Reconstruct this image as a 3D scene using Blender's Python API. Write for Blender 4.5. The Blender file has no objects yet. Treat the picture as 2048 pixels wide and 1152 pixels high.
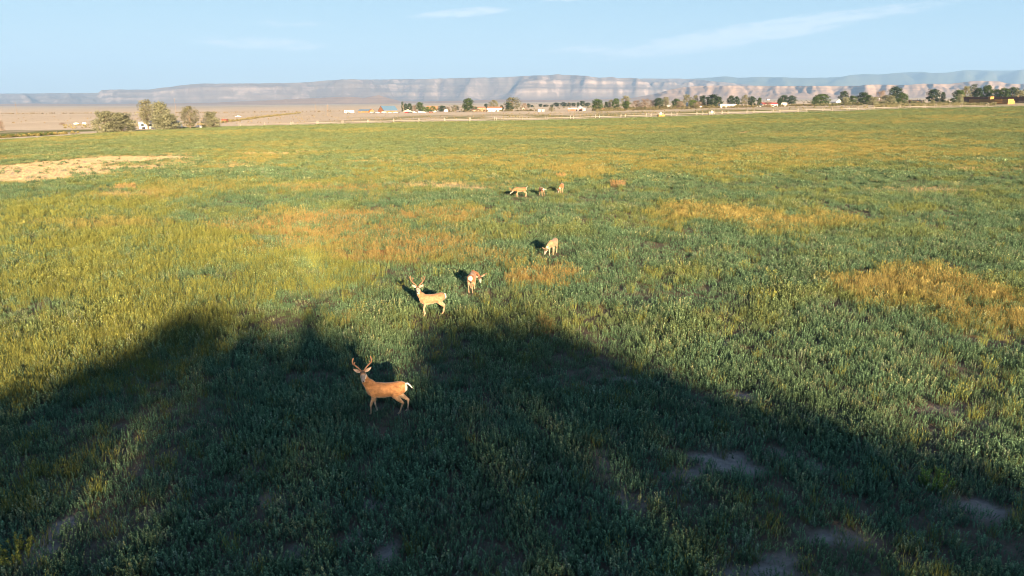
import bpy, bmesh, math, random
import numpy as np
from math import sin, cos, tan, atan, radians, pi
from mathutils import Vector, Matrix, Quaternion

random.seed(7)
rng = np.random.default_rng(7)
SC = bpy.context.scene
COL = SC.collection

# ------------------------------------------------------------------ camera
F = 1365.33                      # focal length in photo pixels (24 mm, 2048 wide)
PITCH = atan((576 - 203) / F)
H = 9.3                          # drone height over the field
cam_d = bpy.data.cameras.new('camera')
cam_d.lens = 24.0; cam_d.sensor_width = 36.0
cam_d.clip_start = 0.3; cam_d.clip_end = 60000
cam = bpy.data.objects.new('camera', cam_d); COL.objects.link(cam)
cam.location = (0, 0, H); cam.rotation_euler = (pi / 2 - PITCH, 0, 0)
SC.camera = cam

# ------------------------------------------------------------------ light
SUN_AZ = radians(16.7)           # sun stands behind the camera, to its right
SUN_EL = radians(12.3)
S = Vector((sin(SUN_AZ) * cos(SUN_EL), -cos(SUN_AZ) * cos(SUN_EL), sin(SUN_EL)))
sd = bpy.data.lights.new('sun', 'SUN'); sd.energy = 3.5; sd.angle = radians(0.53)
sd.color = (1.0, 0.73, 0.43)
sun = bpy.data.objects.new('sun', sd); COL.objects.link(sun)
sun.rotation_euler = S.to_track_quat('Z', 'Y').to_euler()
sun.location = (40, -120, 60)

world = bpy.data.worlds.new('World'); SC.world = world; world.use_nodes = True
SKY_STRENGTH = 0.078
EXPOSURE = 2.75
HAZE_DENSITY = 5.2e-5

vs = SC.view_settings
SC.display_settings.display_device = 'sRGB'
vs.view_transform = 'Standard'; vs.look = 'None'; vs.gamma = 1.0
vs.use_curve_mapping = False; vs.exposure = EXPOSURE
cy = SC.cycles
cy.max_bounces = 6; cy.diffuse_bounces = 3; cy.glossy_bounces = 1
cy.transmission_bounces = 2; cy.volume_bounces = 0; cy.transparent_max_bounces = 8
cy.use_denoising = True; cy.denoiser = 'OPENIMAGEDENOISE'; cy.denoising_input_passes = 'RGB_ALBEDO_NORMAL'; cy.denoising_prefilter = 'ACCURATE'
SC.render.filter_size = 0.95
cy.pixel_filter_type = 'BLACKMAN_HARRIS'; cy.filter_width = 0.95
cy.caustics_reflective = False; cy.caustics_refractive = False


class NB:
    """tiny node helper"""
    def __init__(self, nt): self.nt = nt
    def n(self, t, **kw):
        nd = self.nt.nodes.new(t)
        for k, v in kw.items(): setattr(nd, k, v)
        return nd
    def link(self, a, b): self.nt.links.new(a, b)
    def put(self, sock, v):
        if hasattr(v, 'is_output'): self.link(v, sock)
        else: sock.default_value = v
    def m(self, op, a, b=0.0, c=None, clamp=False):
        nd = self.n('ShaderNodeMath', operation=op, use_clamp=clamp)
        self.put(nd.inputs[0], a); self.put(nd.inputs[1], b)
        if c is not None: self.put(nd.inputs[2], c)
        return nd.outputs[0]
    def mix(self, f, a, b, mode='MIX'):
        nd = self.n('ShaderNodeMix', data_type='RGBA', blend_type=mode)
        nd.clamp_factor = True
        self.put(nd.inputs[0], f)
        for s, v in ((nd.inputs[6], a), (nd.inputs[7], b)):
            if hasattr(v, 'is_output'): self.link(v, s)
            else: s.default_value = (v[0], v[1], v[2], 1)
        return nd.outputs[2]
    def noise(self, vec, scale, detail=4, rough=0.55, dist=0.0):
        nd = self.n('ShaderNodeTexNoise')
        if vec is not None: self.link(vec, nd.inputs['Vector'])
        nd.inputs['Scale'].default_value = scale; nd.inputs['Detail'].default_value = detail
        nd.inputs['Roughness'].default_value = rough; nd.inputs['Distortion'].default_value = dist
        return nd.outputs['Fac']
    def smooth(self, v, a, b):
        nd = self.n('ShaderNodeMapRange', interpolation_type='SMOOTHSTEP')
        self.put(nd.inputs[0], v); nd.inputs[1].default_value = a; nd.inputs[2].default_value = b
        return nd.outputs[0]


def build_sky():
    nt = world.node_tree; nt.nodes.clear(); b = NB(nt)
    sky = b.n('ShaderNodeTexSky', sky_type='NISHITA')
    sky.sun_disc = False; sky.sun_elevation = SUN_EL
    sky.sun_rotation = pi - SUN_AZ
    sky.altitude = 1500; sky.air_density = 0.7; sky.dust_density = 0.25; sky.ozone_density = 4.4
    tc = b.n('ShaderNodeTexCoord')
    sep = b.n('ShaderNodeSeparateXYZ'); b.link(tc.outputs['Generated'], sep.inputs[0])
    X, Y, Z = sep.outputs
    az = b.m('ARCTAN2', X, Y); el = b.m('ARCSINE', Z)
    # streak coordinates: cirrus stretched sideways
    cmb = b.n('ShaderNodeCombineXYZ')
    b.link(b.m('ADD', b.m('MULTIPLY', az, 9.0), b.m('MULTIPLY', el, 14.0)), cmb.inputs[0])
    b.link(b.m('ADD', b.m('MULTIPLY', el, 90.0), b.m('MULTIPLY', az, -9.0)), cmb.inputs[1])
    n1 = b.noise(cmb.outputs[0], 1.6, 7, 0.62, 0.6)
    cmb2 = b.n('ShaderNodeCombineXYZ')
    b.link(b.m('MULTIPLY', az, 30.0), cmb2.inputs[0]); b.link(b.m('MULTIPLY', el, 120.0), cmb2.inputs[1])
    n2 = b.noise(cmb2.outputs[0], 1.3, 6, 0.6, 0.4)
    tex = b.m('ADD', b.m('MULTIPLY', n1, 0.55), b.m('MULTIPLY', n2, 0.45))
    # cloud banks: azimuth, elevation, half sizes (rad), tilt, strength
    banks = [(0.30, 0.083, 0.235, 0.0165, 0.125, 1.0), (0.46, 0.104, 0.13, 0.010, 0.11, 0.6),
             (0.10, 0.070, 0.09, 0.008, 0.05, 0.6),
             (-0.07, 0.116, 0.085, 0.0075, 0.09, 0.9), (-0.10, 0.146, 0.125, 0.014, 0.03, 1.2),
             (0.09, 0.140, 0.07, 0.010, 0.10, 0.9), (-0.33, 0.073, 0.11, 0.010, -0.03, 0.75),
             (-0.30, 0.098, 0.09, 0.006, 0.0, 0.45),
             (-0.66, 0.110, 0.07, 0.008, -0.1, 0.45), (-0.62, 0.135, 0.04, 0.006, 0.0, 0.6),
             (0.8, 0.17, 0.3, 0.02, 0.1, 0.8), (-1.0, 0.15, 0.25, 0.02, 0.0, 0.8),
             (0.0, 0.24, 0.3, 0.02, 0.06, 0.8), (1.5, 0.14, 0.3, 0.02, 0.1, 0.8),
             (-2.0, 0.16, 0.35, 0.025, 0.0, 0.8), (2.4, 0.18, 0.35, 0.025, 0.05, 0.8)]
    tot = None
    for a0, e0, ha, he, t, s in banks:
        da = b.m('SUBTRACT', az, a0); de = b.m('SUBTRACT', el, e0)
        u = b.m('DIVIDE', b.m('ADD', b.m('MULTIPLY', da, cos(t)), b.m('MULTIPLY', de, sin(t))), ha)
        v = b.m('DIVIDE', b.m('SUBTRACT', b.m('MULTIPLY', de, cos(t)), b.m('MULTIPLY', da, sin(t))), he)
        r = b.m('SUBTRACT', 1.0, b.m('ADD', b.m('MULTIPLY', u, u), b.m('MULTIPLY', v, v)), clamp=True)
        r = b.m('MULTIPLY', r, s)
        tot = r if tot is None else b.m('MAXIMUM', tot, r)
    dens = b.smooth(b.m('ADD', tex, b.m('MULTIPLY', tot, 0.34)), 0.54, 0.82)
    dens = b.m('MULTIPLY', b.m('MULTIPLY', dens, b.m('MINIMUM', b.m('MULTIPLY', tot, 2.5), 1.0)), 0.36)
    # soft shoulder on the brightest part of the sky, the same in every direction
    k = b.n('ShaderNodeVectorMath', operation='MULTIPLY_ADD'); b.link(sky.outputs[0], k.inputs[0])
    k.inputs[1].default_value = (0.43,) * 3; k.inputs[2].default_value = (1, 1, 1)
    dv = b.n('ShaderNodeVectorMath', operation='DIVIDE'); b.link(sky.outputs[0], dv.inputs[0]); b.link(k.outputs[0], dv.inputs[1])
    col = b.mix(dens, dv.outputs[0], (2.5, 2.42, 2.45))
    bg = b.n('ShaderNodeBackground'); b.link(col, bg.inputs[0]); bg.inputs[1].default_value = SKY_STRENGTH
    out = b.n('ShaderNodeOutputWorld'); b.link(bg.outputs[0], out.inputs[0])


build_sky()

# ------------------------------------------------------------------ numeric helpers
def hash2(ix, iy, seed):
    h = (ix.astype(np.int64) * 374761393 + iy.astype(np.int64) * 668265263 + seed * 2147483647) & 0xffffffff
    h = ((h ^ (h >> 13)) * 1274126177) & 0xffffffff
    h = (h ^ (h >> 16)) & 0xffffffff
    return h / 4294967295.0

def vnoise(x, y, seed=0):
    x = np.asarray(x, float); y = np.asarray(y, float)
    ix = np.floor(x); iy = np.floor(y); fx = x - ix; fy = y - iy
    fx = fx * fx * (3 - 2 * fx); fy = fy * fy * (3 - 2 * fy)
    a = hash2(ix, iy, seed); b = hash2(ix + 1, iy, seed); c = hash2(ix, iy + 1, seed); d = hash2(ix + 1, iy + 1, seed)
    return (a * (1 - fx) + b * fx) * (1 - fy) + (c * (1 - fx) + d * fx) * fy

def fbm(x, y, oct=4, seed=0, gain=0.5):
    s = 0.0; a = 1.0; t = 0.0
    for k in range(oct):
        s = s + a * vnoise(np.asarray(x) * 2 ** k + 17.3 * k, np.asarray(y) * 2 ** k - 9.1 * k, seed + k); t += a; a *= gain
    return s / t

def sstep(v, a, b):
    t = np.clip((v - a) / (b - a), 0, 1); return t * t * (3 - 2 * t)

CP, SP = cos(PITCH), sin(PITCH)
def slope_row(row):                  # rise per metre ahead, for a photo row
    b = (576 - np.asarray(row, float)) / F
    return (-SP + b * CP) / (CP + b * SP)
def ratio(px): return (np.asarray(px, float) - 1024) / F / CP

# height of the land: rows of the photo turned into metres at set distances
T_PX = np.array([-1500, -300, 0, 460, 880, 1120, 1400, 1740, 2040, 2350, 3500], float)
T_Y = np.array([335, 600, 900, 1500, 3000, 6000, 10000], float)
T_ROW = np.array([
    [272, 268, 262, 255, 244, 240, 230.5, 218.5, 211, 205, 200],
    [247, 245, 241, 236, 229, 226, 217.5, 209, 203.5, 199, 196],
    [233, 232, 230, 228, 223.5, 221, 213, 206, 200, 196, 193],
    [224, 224, 223, 222, 217, 214, 208, 202.5, 197.5, 193.5, 191],
    [216, 216, 216, 215, 210, 208, 203, 199, 194, 190, 189],
    [213, 213, 212, 211, 206.5, 204, 200, 196, 191, 188, 187],
    [212, 212, 211, 209.5, 205, 202, 199, 195, 190, 187, 186]], float)
T_Z = H + T_Y[:, None] * slope_row(T_ROW)
T_R = ratio(T_PX); T_L = np.log(T_Y)

def zterr(X, Y):
    X = np.asarray(X, float); Y = np.asarray(Y, float)
    Yc = np.clip(Y, 335, 10000)
    r = np.clip(X / Yc, T_R[0], T_R[-1])
    ly = np.log(Yc)
    i = np.clip(np.searchsorted(T_L, ly) - 1, 0, len(T_L) - 2)
    t = (ly - T_L[i]) / (T_L[i + 1] - T_L[i])
    j = np.clip(np.searchsorted(T_R, r) - 1, 0, len(T_R) - 2)
    u = (r - T_R[j]) / (T_R[j + 1] - T_R[j])
    z = (T_Z[i, j] * (1 - u) + T_Z[i, j + 1] * u) * (1 - t) + (T_Z[i + 1, j] * (1 - u) + T_Z[i + 1, j + 1] * u) * t
    k = np.clip(Y / 335, 0, 1)
    z = z * k
    z = z + (vnoise(X / 9, Y / 9, 3) - 0.5) * 0.10 * np.clip(1 - Y / 900, 0, 1)
    return z

_T = np.geomspace(6, 14000, 6000)
def at(px, row):                     # where the sight line through a photo pixel meets the land
    a = (px - 1024) / F; b = (576 - row) / F
    d = np.array([a, CP + b * SP, -SP + b * CP])
    P = d[None, :] * _T[:, None]; P[:, 2] += H
    under = P[:, 2] < zterr(P[:, 0], P[:, 1])
    k = int(np.argmax(under)) if under.any() else len(_T) - 1
    return P[k, 0], P[k, 1], float(zterr(P[k, 0], P[k, 1]))
def at_y(px, Y):
    X = float(Y * ratio(px))
    for _ in range(3):
        z = float(zterr(X, Y)); X = (px - 1024) / F * (Y * CP + (H - z) * SP)
    return X, Y, float(zterr(X, Y))
def mpp(Y): return Y * CP / F        # metres per photo pixel

# ------------------------------------------------------------------ object helpers
def link(o, parent=None):
    COL.objects.link(o)
    if parent is not None: o.parent = parent
    return o
def tag(o, label=None, cat=None, group=None, kind=None):
    if label: o['label'] = label
    if cat: o['category'] = cat
    if group: o['group'] = group
    if kind: o['kind'] = kind
    return o
def empty(name, label, cat, loc, rz=0.0, group=None):
    o = bpy.data.objects.new(name, None); COL.objects.link(o)
    o.location = loc; o.rotation_euler = (0, 0, rz); o.empty_display_size = 0.3
    return tag(o, label, cat, group)

class MB:
    def __init__(self): self.v = []; self.f = []; self.c = []; self.cur = None
    def add(self, vs, fs, col=None):
        k = len(self.v); self.v += [tuple(p) for p in vs]
        self.f += [tuple(i + k for i in q) for q in fs]
        self.c += [col or (1, 1, 1)] * len(vs)
    def box(self, c, s, rz=0.0, col=None, taper=0.0):
        hx, hy, hz = s[0] / 2, s[1] / 2, s[2] / 2
        ca, sa = cos(rz), sin(rz); vs = []
        for z in (-1, 1):
            k = 1 - taper if z > 0 else 1
            for x, y in ((-1, -1), (1, -1), (1, 1), (-1, 1)):
                lx, ly = x * hx * k, y * hy * k
                vs.append((c[0] + lx * ca - ly * sa, c[1] + lx * sa + ly * ca, c[2] + z * hz))
        self.add(vs, [(3, 2, 1, 0), (4, 5, 6, 7), (0, 1, 5, 4), (1, 2, 6, 5), (2, 3, 7, 6), (3, 0, 4, 7)], col)
    def tube(self, pts, rad, n=8, cap=True, up=(0, 0, 1), col=None):
        """loft of ellipses; rad items are r or (r_side, r_up)"""
        P = [Vector(p) for p in pts]; vs = []; fs = []
        side_prev = None
        for i, p in enumerate(P):
            t = (P[min(i + 1, len(P) - 1)] - P[max(i - 1, 0)])
            t.normalize()
            u = Vector(up)
            s = t.cross(u)
            if s.length < 0.15: s = side_prev.copy() if side_prev else t.cross(Vector((1, 0.2, 0)))
            s.normalize()
            if side_prev and s.dot(side_prev) < 0: s = -s
            side_prev = s
            w = s.cross(t).normalized()
            r = rad[i]; ra, rb = (r, r) if not isinstance(r, (tuple, list)) else r
            for k in range(n):
                a = 2 * pi * k / n
                vs.append(p + s * (ra * cos(a)) + w * (rb * sin(a)))
        m = len(P)
        for i in range(m - 1):
            for k in range(n):
                a, b = i * n + k, i * n + (k + 1) % n
                fs.append((a, b, b + n, a + n))
        if cap:
            fs.append(tuple(reversed(range(n)))); fs.append(tuple((m - 1) * n + k for k in range(n)))
        self.add(vs, fs, col)
    def ball(self, c, r, n=10, m=6, col=None):
        r = (r, r, r) if not isinstance(r, (tuple, list)) else r
        vs = [(c[0], c[1], c[2] - r[2])]; fs = []
        for i in range(1, m):
            th = pi * i / m - pi / 2
            for k in range(n):
                a = 2 * pi * k / n
                vs.append((c[0] + r[0] * cos(th) * cos(a), c[1] + r[1] * cos(th) * sin(a), c[2] + r[2] * sin(th)))
        vs.append((c[0], c[1], c[2] + r[2])); L = len(vs) - 1
        for k in range(n):
            fs.append((0, 1 + (k + 1) % n, 1 + k)); fs.append((L, L - n + k, L - n + (k + 1) % n))
        for i in range(m - 2):
            for k in range(n):
                a, b = 1 + i * n + k, 1 + i * n + (k + 1) % n
                fs.append((a, b, b + n, a + n))
        self.add(vs, fs, col)
    def mesh(self, name, mat=None, smooth=False, color=False):
        me = bpy.data.meshes.new(name); me.from_pydata(self.v, [], self.f); me.update()
        if color:
            at_ = me.attributes.new('tone', 'FLOAT_COLOR', 'POINT')
            at_.data.foreach_set('color', np.array([(*c, 1) for c in self.c], np.float32).ravel())
        if mat: me.materials.append(mat)
        if smooth: me.polygons.foreach_set('use_smooth', np.ones(len(me.polygons), bool))
        return me
    def obj(self, name, mat, parent=None, smooth=False, color=False):
        return link(bpy.data.objects.new(name, self.mesh(name, mat, smooth, color)), parent)

def grid_mesh(name, P, mat, attrs=None, smooth=True):
    """P: (rows, cols, 3)"""
    r, c = P.shape[:2]
    me = bpy.data.meshes.new(name)
    idx = np.arange(r * c).reshape(r, c)
    q = np.stack([idx[:-1, :-1], idx[:-1, 1:], idx[1:, 1:], idx[1:, :-1]], -1).reshape(-1, 4)
    me.vertices.add(r * c); me.vertices.foreach_set('co', P.reshape(-1).astype(np.float32))
    me.loops.add(q.size); me.loops.foreach_set('vertex_index', q.reshape(-1).astype(np.int32))
    me.polygons.add(len(q)); me.polygons.foreach_set('loop_start', np.arange(0, q.size, 4, dtype=np.int32))
    me.polygons.foreach_set('loop_total', np.full(len(q), 4, np.int32))
    me.update(calc_edges=True); me.validate()
    if smooth: me.polygons.foreach_set('use_smooth', np.ones(len(q), bool))
    for k, v in (attrs or {}).items():
        a = me.attributes.new(k, 'FLOAT_COLOR', 'POINT')
        full = np.concatenate([v.reshape(-1, 3), np.ones((r * c, 1))], 1).astype(np.float32)
        a.data.foreach_set('color', full.ravel())
    me.materials.append(mat)
    return link(bpy.data.objects.new(name, me))

# ------------------------------------------------------------------ materials
def mat_new(name):
    m = bpy.data.materials.new(name); m.use_nodes = True; m.node_tree.nodes.clear()
    return m, NB(m.node_tree)
def finish(b, shader):
    o = b.n('ShaderNodeOutputMaterial'); b.link(shader, o.inputs[0])
def mat_plain(name, col, rough=0.7, noise=0.18, scale=6.0, metal=0.0):
    m, b = mat_new(name)
    tc = b.n('ShaderNodeTexCoord')
    n = b.noise(tc.outputs['Object'], scale, 5, 0.6)
    c = b.mix(n, [x * (1 - noise) for x in col], [min(1, x * (1 + noise)) for x in col])
    p = b.n('ShaderNodeBsdfPrincipled'); b.link(c, p.inputs['Base Color'])
    p.inputs['Roughness'].default_value = rough; p.inputs['Metallic'].default_value = metal
    finish(b, p.outputs[0]); return m
def mat_leaf(name, base, instanced=True, trans=0.25, var=0.25):
    """leaf: per-plant tint x per-leaf tone, thin and slightly translucent"""
    m, b = mat_new(name)
    t = b.n('ShaderNodeAttribute', attribute_name='tone')
    c = b.mix(1.0, (base[0], base[1], base[2]), t.outputs['Color'], 'MULTIPLY')
    if instanced:
        a = b.n('ShaderNodeAttribute', attribute_type='INSTANCER', attribute_name='tint')
        c = b.mix(1.0, c, a.outputs['Color'], 'MULTIPLY')
    else:
        oi = b.n('ShaderNodeObjectInfo')
        f = b.m('ADD', b.m('MULTIPLY', oi.outputs['Random'], var), 1 - var / 2)
        mul = b.n('ShaderNodeVectorMath', operation='SCALE'); b.link(c, mul.inputs[0]); b.link(f, mul.inputs[3])
        c = mul.outputs[0]
    d = b.n('ShaderNodeBsdfDiffuse'); b.link(c, d.inputs[0])
    tr = b.n('ShaderNodeBsdfTranslucent'); b.link(c, tr.inputs[0])
    mx = b.n('ShaderNodeMixShader'); mx.inputs[0].default_value = trans
    b.link(d.outputs[0], mx.inputs[1]); b.link(tr.outputs[0], mx.inputs[2])
    finish(b, mx.outputs[0]); return m
def mat_attr(name, attr='tone', rough=0.8, scale=40.0, amt=0.25, bump=0.0):
    m, b = mat_new(name)
    a = b.n('ShaderNodeAttribute', attribute_name=attr)
    tc = b.n('ShaderNodeTexCoord'); n = b.noise(tc.outputs['Object'], scale, 6, 0.65)
    f = b.m('ADD', b.m('MULTIPLY', n, amt * 2), 1 - amt)
    mul = b.n('ShaderNodeVectorMath', operation='SCALE'); b.link(a.outputs['Color'], mul.inputs[0]); b.link(f, mul.inputs[3])
    p = b.n('ShaderNodeBsdfPrincipled'); b.link(mul.outputs[0], p.inputs['Base Color'])
    p.inputs['Roughness'].default_value = rough; p.inputs['Specular IOR Level'].default_value = 0.15
    if bump:
        bp = b.n('ShaderNodeBump'); bp.inputs['Strength'].default_value = 0.8; bp.inputs['Distance'].default_value = bump
        b.link(n, bp.inputs['Height']); b.link(bp.outputs[0], p.inputs['Normal'])
    finish(b, p.outputs[0]); return m

M = {}
M['white'] = mat_plain('white_paint', (0.52, 0.52, 0.50), 0.55, 0.06)
M['cream'] = mat_plain('cream_paint', (0.42, 0.38, 0.31), 0.7, 0.08)
M['grey'] = mat_plain('grey_metal', (0.34, 0.35, 0.37), 0.5, 0.12)
M['galv'] = mat_plain('galvanised_metal', (0.24, 0.22, 0.195), 0.6, 0.12)
M['dark'] = mat_plain('dark_paint', (0.03, 0.03, 0.035), 0.4, 0.2)
M['black'] = mat_plain('black_rubber', (0.015, 0.015, 0.016), 0.8, 0.2)
M['red'] = mat_plain('red_paint', (0.27, 0.03, 0.025), 0.45, 0.12)
M['silver'] = mat_plain('silver_paint', (0.30, 0.32, 0.34), 0.35, 0.06, metal=0.2)
M['rust'] = mat_plain('rusty_metal', (0.25, 0.075, 0.04), 0.8, 0.3)
M['blue_roof'] = mat_plain('blue_metal_roof', (0.085, 0.155, 0.24), 0.45, 0.1)
M['orange_wood'] = mat_plain('orange_timber', (0.27, 0.115, 0.045), 0.7, 0.2)
M['orange_roof'] = mat_plain('orange_shingle', (0.29, 0.14, 0.075), 0.8, 0.15)
M['red_roof'] = mat_plain('red_roof', (0.30, 0.05, 0.05), 0.7, 0.15)
M['brown'] = mat_plain('brown_timber', (0.15, 0.08, 0.05), 0.8, 0.25)
M['tan'] = mat_plain('tan_panel', (0.29, 0.18, 0.10), 0.8, 0.2)
M['glass'] = mat_plain('window_glass', (0.04, 0.05, 0.06), 0.12, 0.1)
M['wood_pole'] = mat_plain('weathered_pole', (0.16, 0.12, 0.09), 0.85, 0.25)
M['bark'] = mat_plain('bark', (0.13, 0.10, 0.07), 0.9, 0.35, 12)
M['straw'] = mat_plain('straw', (0.36, 0.19, 0.065), 0.9, 0.3, 3)
M['dark_straw'] = mat_plain('dark_brown_straw', (0.13, 0.07, 0.045), 0.9, 0.3, 3)  # darker brown straw, over the whole back stack
M['pale_dirt'] = mat_plain('pale_dirt', (0.47, 0.40, 0.31), 0.95, 0.15, 0.6)

# ------------------------------------------------------------------ land
def plain_material():
    m, b = mat_new('dry_plain')
    g = b.n('ShaderNodeNewGeometry')
    sep = b.n('ShaderNodeSeparateXYZ'); b.link(g.outputs['Position'], sep.inputs[0])
    X, Y, Z = sep.outputs
    st = b.n('ShaderNodeMapping'); b.link(g.outputs['Position'], st.inputs[0]); st.inputs['Scale'].default_value = (1, 0.35, 1)
    n1 = b.noise(st.outputs[0], 0.012, 6, 0.6); n2 = b.noise(g.outputs['Position'], 0.11, 6, 0.7); n3 = b.noise(g.outputs['Position'], 0.0011, 5, 0.6)
    n4 = b.noise(g.outputs['Position'], 0.9, 5, 0.7)
    c = b.mix(b.smooth(n1, 0.35, 0.65), (0.49, 0.40, 0.295), (0.55, 0.46, 0.35))
    c = b.mix(b.m('MULTIPLY', b.smooth(n2, 0.52, 0.72), 0.5), c, (0.24, 0.18, 0.11))
    c = b.mix(b.m('MULTIPLY', b.smooth(n4, 0.5, 0.75), 0.35), c, (0.27, 0.205, 0.13))
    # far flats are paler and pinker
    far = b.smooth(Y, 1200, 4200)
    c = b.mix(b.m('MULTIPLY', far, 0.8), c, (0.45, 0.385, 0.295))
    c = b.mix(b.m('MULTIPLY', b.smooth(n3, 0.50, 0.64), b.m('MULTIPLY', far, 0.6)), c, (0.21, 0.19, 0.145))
    # weedy green strips just behind the sprinkler lines, and the small field on the left
    strip = b.m('MULTIPLY', b.smooth(Y, 352, 372), b.m('SUBTRACT', 1.0, b.smooth(Y, 470, 640)))
    strip = b.m('MULTIPLY', strip, b.smooth(X, -140, -60))
    ns = b.noise(st.outputs[0], 0.035, 6, 0.65)
    c = b.mix(b.m('MULTIPLY', strip, b.smooth(ns, 0.38, 0.60)), c, (0.20, 0.19, 0.075))
    left = b.m('MULTIPLY', b.m('SUBTRACT', 1.0, b.smooth(X, -182, -170)), b.m('SUBTRACT', 1.0, b.smooth(Y, 318, 345)))
    c = b.mix(b.m('MULTIPLY', left, b.smooth(ns, 0.25, 0.55)), c, (0.15, 0.155, 0.06))
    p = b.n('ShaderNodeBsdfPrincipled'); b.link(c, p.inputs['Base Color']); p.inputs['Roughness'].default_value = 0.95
    p.inputs['Specular IOR Level'].default_value = 0.05
    bp = b.n('ShaderNodeBump'); bp.inputs['Strength'].default_value = 0.9; bp.inputs['Distance'].default_value = 0.6
    b.link(b.m('ADD', n2, b.m('MULTIPLY', n4, 0.4)), bp.inputs['Height']); b.link(bp.outputs[0], p.inputs['Normal'])
    finish(b, p.outputs[0]); return m

FX0, FX1, FY0, FY1 = -150.0, 330.0, -40.0, 330.0     # the hay field
ys = np.concatenate([np.linspace(-260, 20, 24)[:-1], np.geomspace(20, 10500, 210)])
ss = np.linspace(-1.35, 1.35, 240)
Yg, Sg = np.meshgrid(ys, ss, indexing='ij')
Xg = Sg * (np.abs(Yg) + 70)
Zg = zterr(Xg, Yg) - np.where((Xg > FX0 + 2) & (Xg < FX1 - 2) & (Yg > FY0 + 2) & (Yg < FY1 - 3), 0.25, 0.0)
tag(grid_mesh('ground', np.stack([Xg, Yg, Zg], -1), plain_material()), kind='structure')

# field patches traced on the land: (px, row, half width px, half height px, strength)
def ell(lst):
    out = []
    for px, row, hw, hh, s in lst:
        x, y, _ = at(px, row); y1 = at(px, row - hh)[1]; y0 = at(px, row + hh)[1]
        out.append((x, y, hw * mpp(y), max((y1 - y0) / 2, 0.3), s))
    return out
def patch(P, X, Y, seed, rag=0.8):
    w = np.zeros_like(X)
    for x, y, a, d, s in P:
        sel = (np.abs(X - x) < a * 2.2) & (np.abs(Y - y) < d * 2.2)
        if not sel.any(): continue
        xs, yy = X[sel], Y[sel]
        sc = 0.55 * math.sqrt(a * d)
        n = fbm(xs / sc, yy / sc, 4, seed) - 0.5
        r = np.sqrt(((xs - x) / a) ** 2 + ((yy - y) / d) ** 2) + n * 2 * rag
        w[sel] = np.maximum(w[sel], s * sstep(-r, -1.35, -0.50))
    return w
YEL = ell([(1470, 432, 175, 26, .95), (1880, 585, 190, 46, .95), (2010, 640, 90, 40, .9), (1160, 340, 90, 13, .8),
           (960, 300, 140, 7, .35), (900, 425, 90, 16, .55), (300, 392, 110, 10, .75), (450, 372, 190, 14, .5),
           (520, 316, 90, 11, .7), (480, 334, 110, 6, .6), (1640, 300, 260, 12, .75), (1900, 235, 110, 4, .8),
           (1330, 256, 60, 3, .8), (1500, 245, 120, 4, .6), (1800, 285, 200, 9, .6), (860, 350, 70, 8, .7),
           (1280, 305, 90, 5, .6), (120, 282, 110, 5, .7), (420, 268, 120, 4, .6), (720, 262, 120, 5, .6),
           (560, 290, 100, 6, .5), (1000, 262, 60, 3, .6), (820, 326, 160, 5, .6), (1450, 352, 70, 8, .5),
           (20, 318, 60, 7, .6), (560, 440, 90, 22, .55), (200, 450, 130, 10, .6), (1650, 270, 150, 5, .5), (1950, 330, 120, 10, .5)])
ORA = ell([(650, 445, 190, 36, .85), (790, 490, 190, 32, .8), (1080, 555, 70, 24, .75), (650, 377, 120, 7, .7),
           (890, 435, 110, 20, .6), (1090, 655, 26, 22, .7), (700, 640, 24, 18, .5), (980, 520, 80, 18, .6), (760, 372, 60, 5, .6)])
TAN = ell([(120, 338, 220, 17, 1.), (20, 355, 120, 15, 1.), (230, 322, 160, 10, 1.), (1830, 382, 110, 6, .8), (880, 372, 90, 6, .75),
           (940, 378, 40, 4, .8), (480, 330, 80, 3, .6), (250, 390, 60, 4, .5), (780, 325, 80, 2.5, .5), (110, 292, 60, 3, .5)])
SOIL = ell([(1255, 762, 34, 8, 1.), (1490, 795, 42, 9, 1.), (1440, 925, 90, 20, 1.), (1370, 950, 50, 12, .9), (1500, 940, 40, 14, 1.),
            (1630, 935, 60, 10, .8), (1960, 1020, 55, 26, 1.), (1900, 1005, 40, 10, .8), (1680, 1075, 80, 14, .75), (1560, 1120, 60, 10, .6),
            (1540, 1145, 60, 12, 1.), (1440, 1148, 60, 8, .8), (130, 1055, 40, 30, 1.), (75, 1110, 40, 26, 1.), (640, 1018, 26, 12, 1.),
            (750, 1005, 36, 12, .9), (770, 1110, 22, 26, .9), (1575, 905, 30, 6, .7), (540, 1000, 50, 8, .6), (600, 1110, 50, 12, .5),
            (1590, 690, 40, 8, .6), (1990, 850, 40, 12, .7), (1880, 820, 40, 10, .6), (1450, 690, 30, 6, .5), (1700, 860, 40, 8, .6),
            (1010, 970, 30, 8, .5), (500, 940, 30, 6, .4), (1850, 960, 50, 10, .5), (1290, 1010, 40, 8, .5)])
GRS = ell([(250, 560, 420, 150, .75), (120, 430, 260, 70, .5), (620, 560, 160, 90, .55), (60, 740, 190, 120, .6), (340, 720, 120, 80, .4),
           (60, 1000, 80, 60, .5), (480, 480, 160, 70, .5)])
SPARSE = ell([(1700, 1060, 520, 110, .6), (1450, 930, 330, 60, .55), (700, 1080, 420, 90, .5), (1750, 850, 330, 80, .3)])

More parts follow.
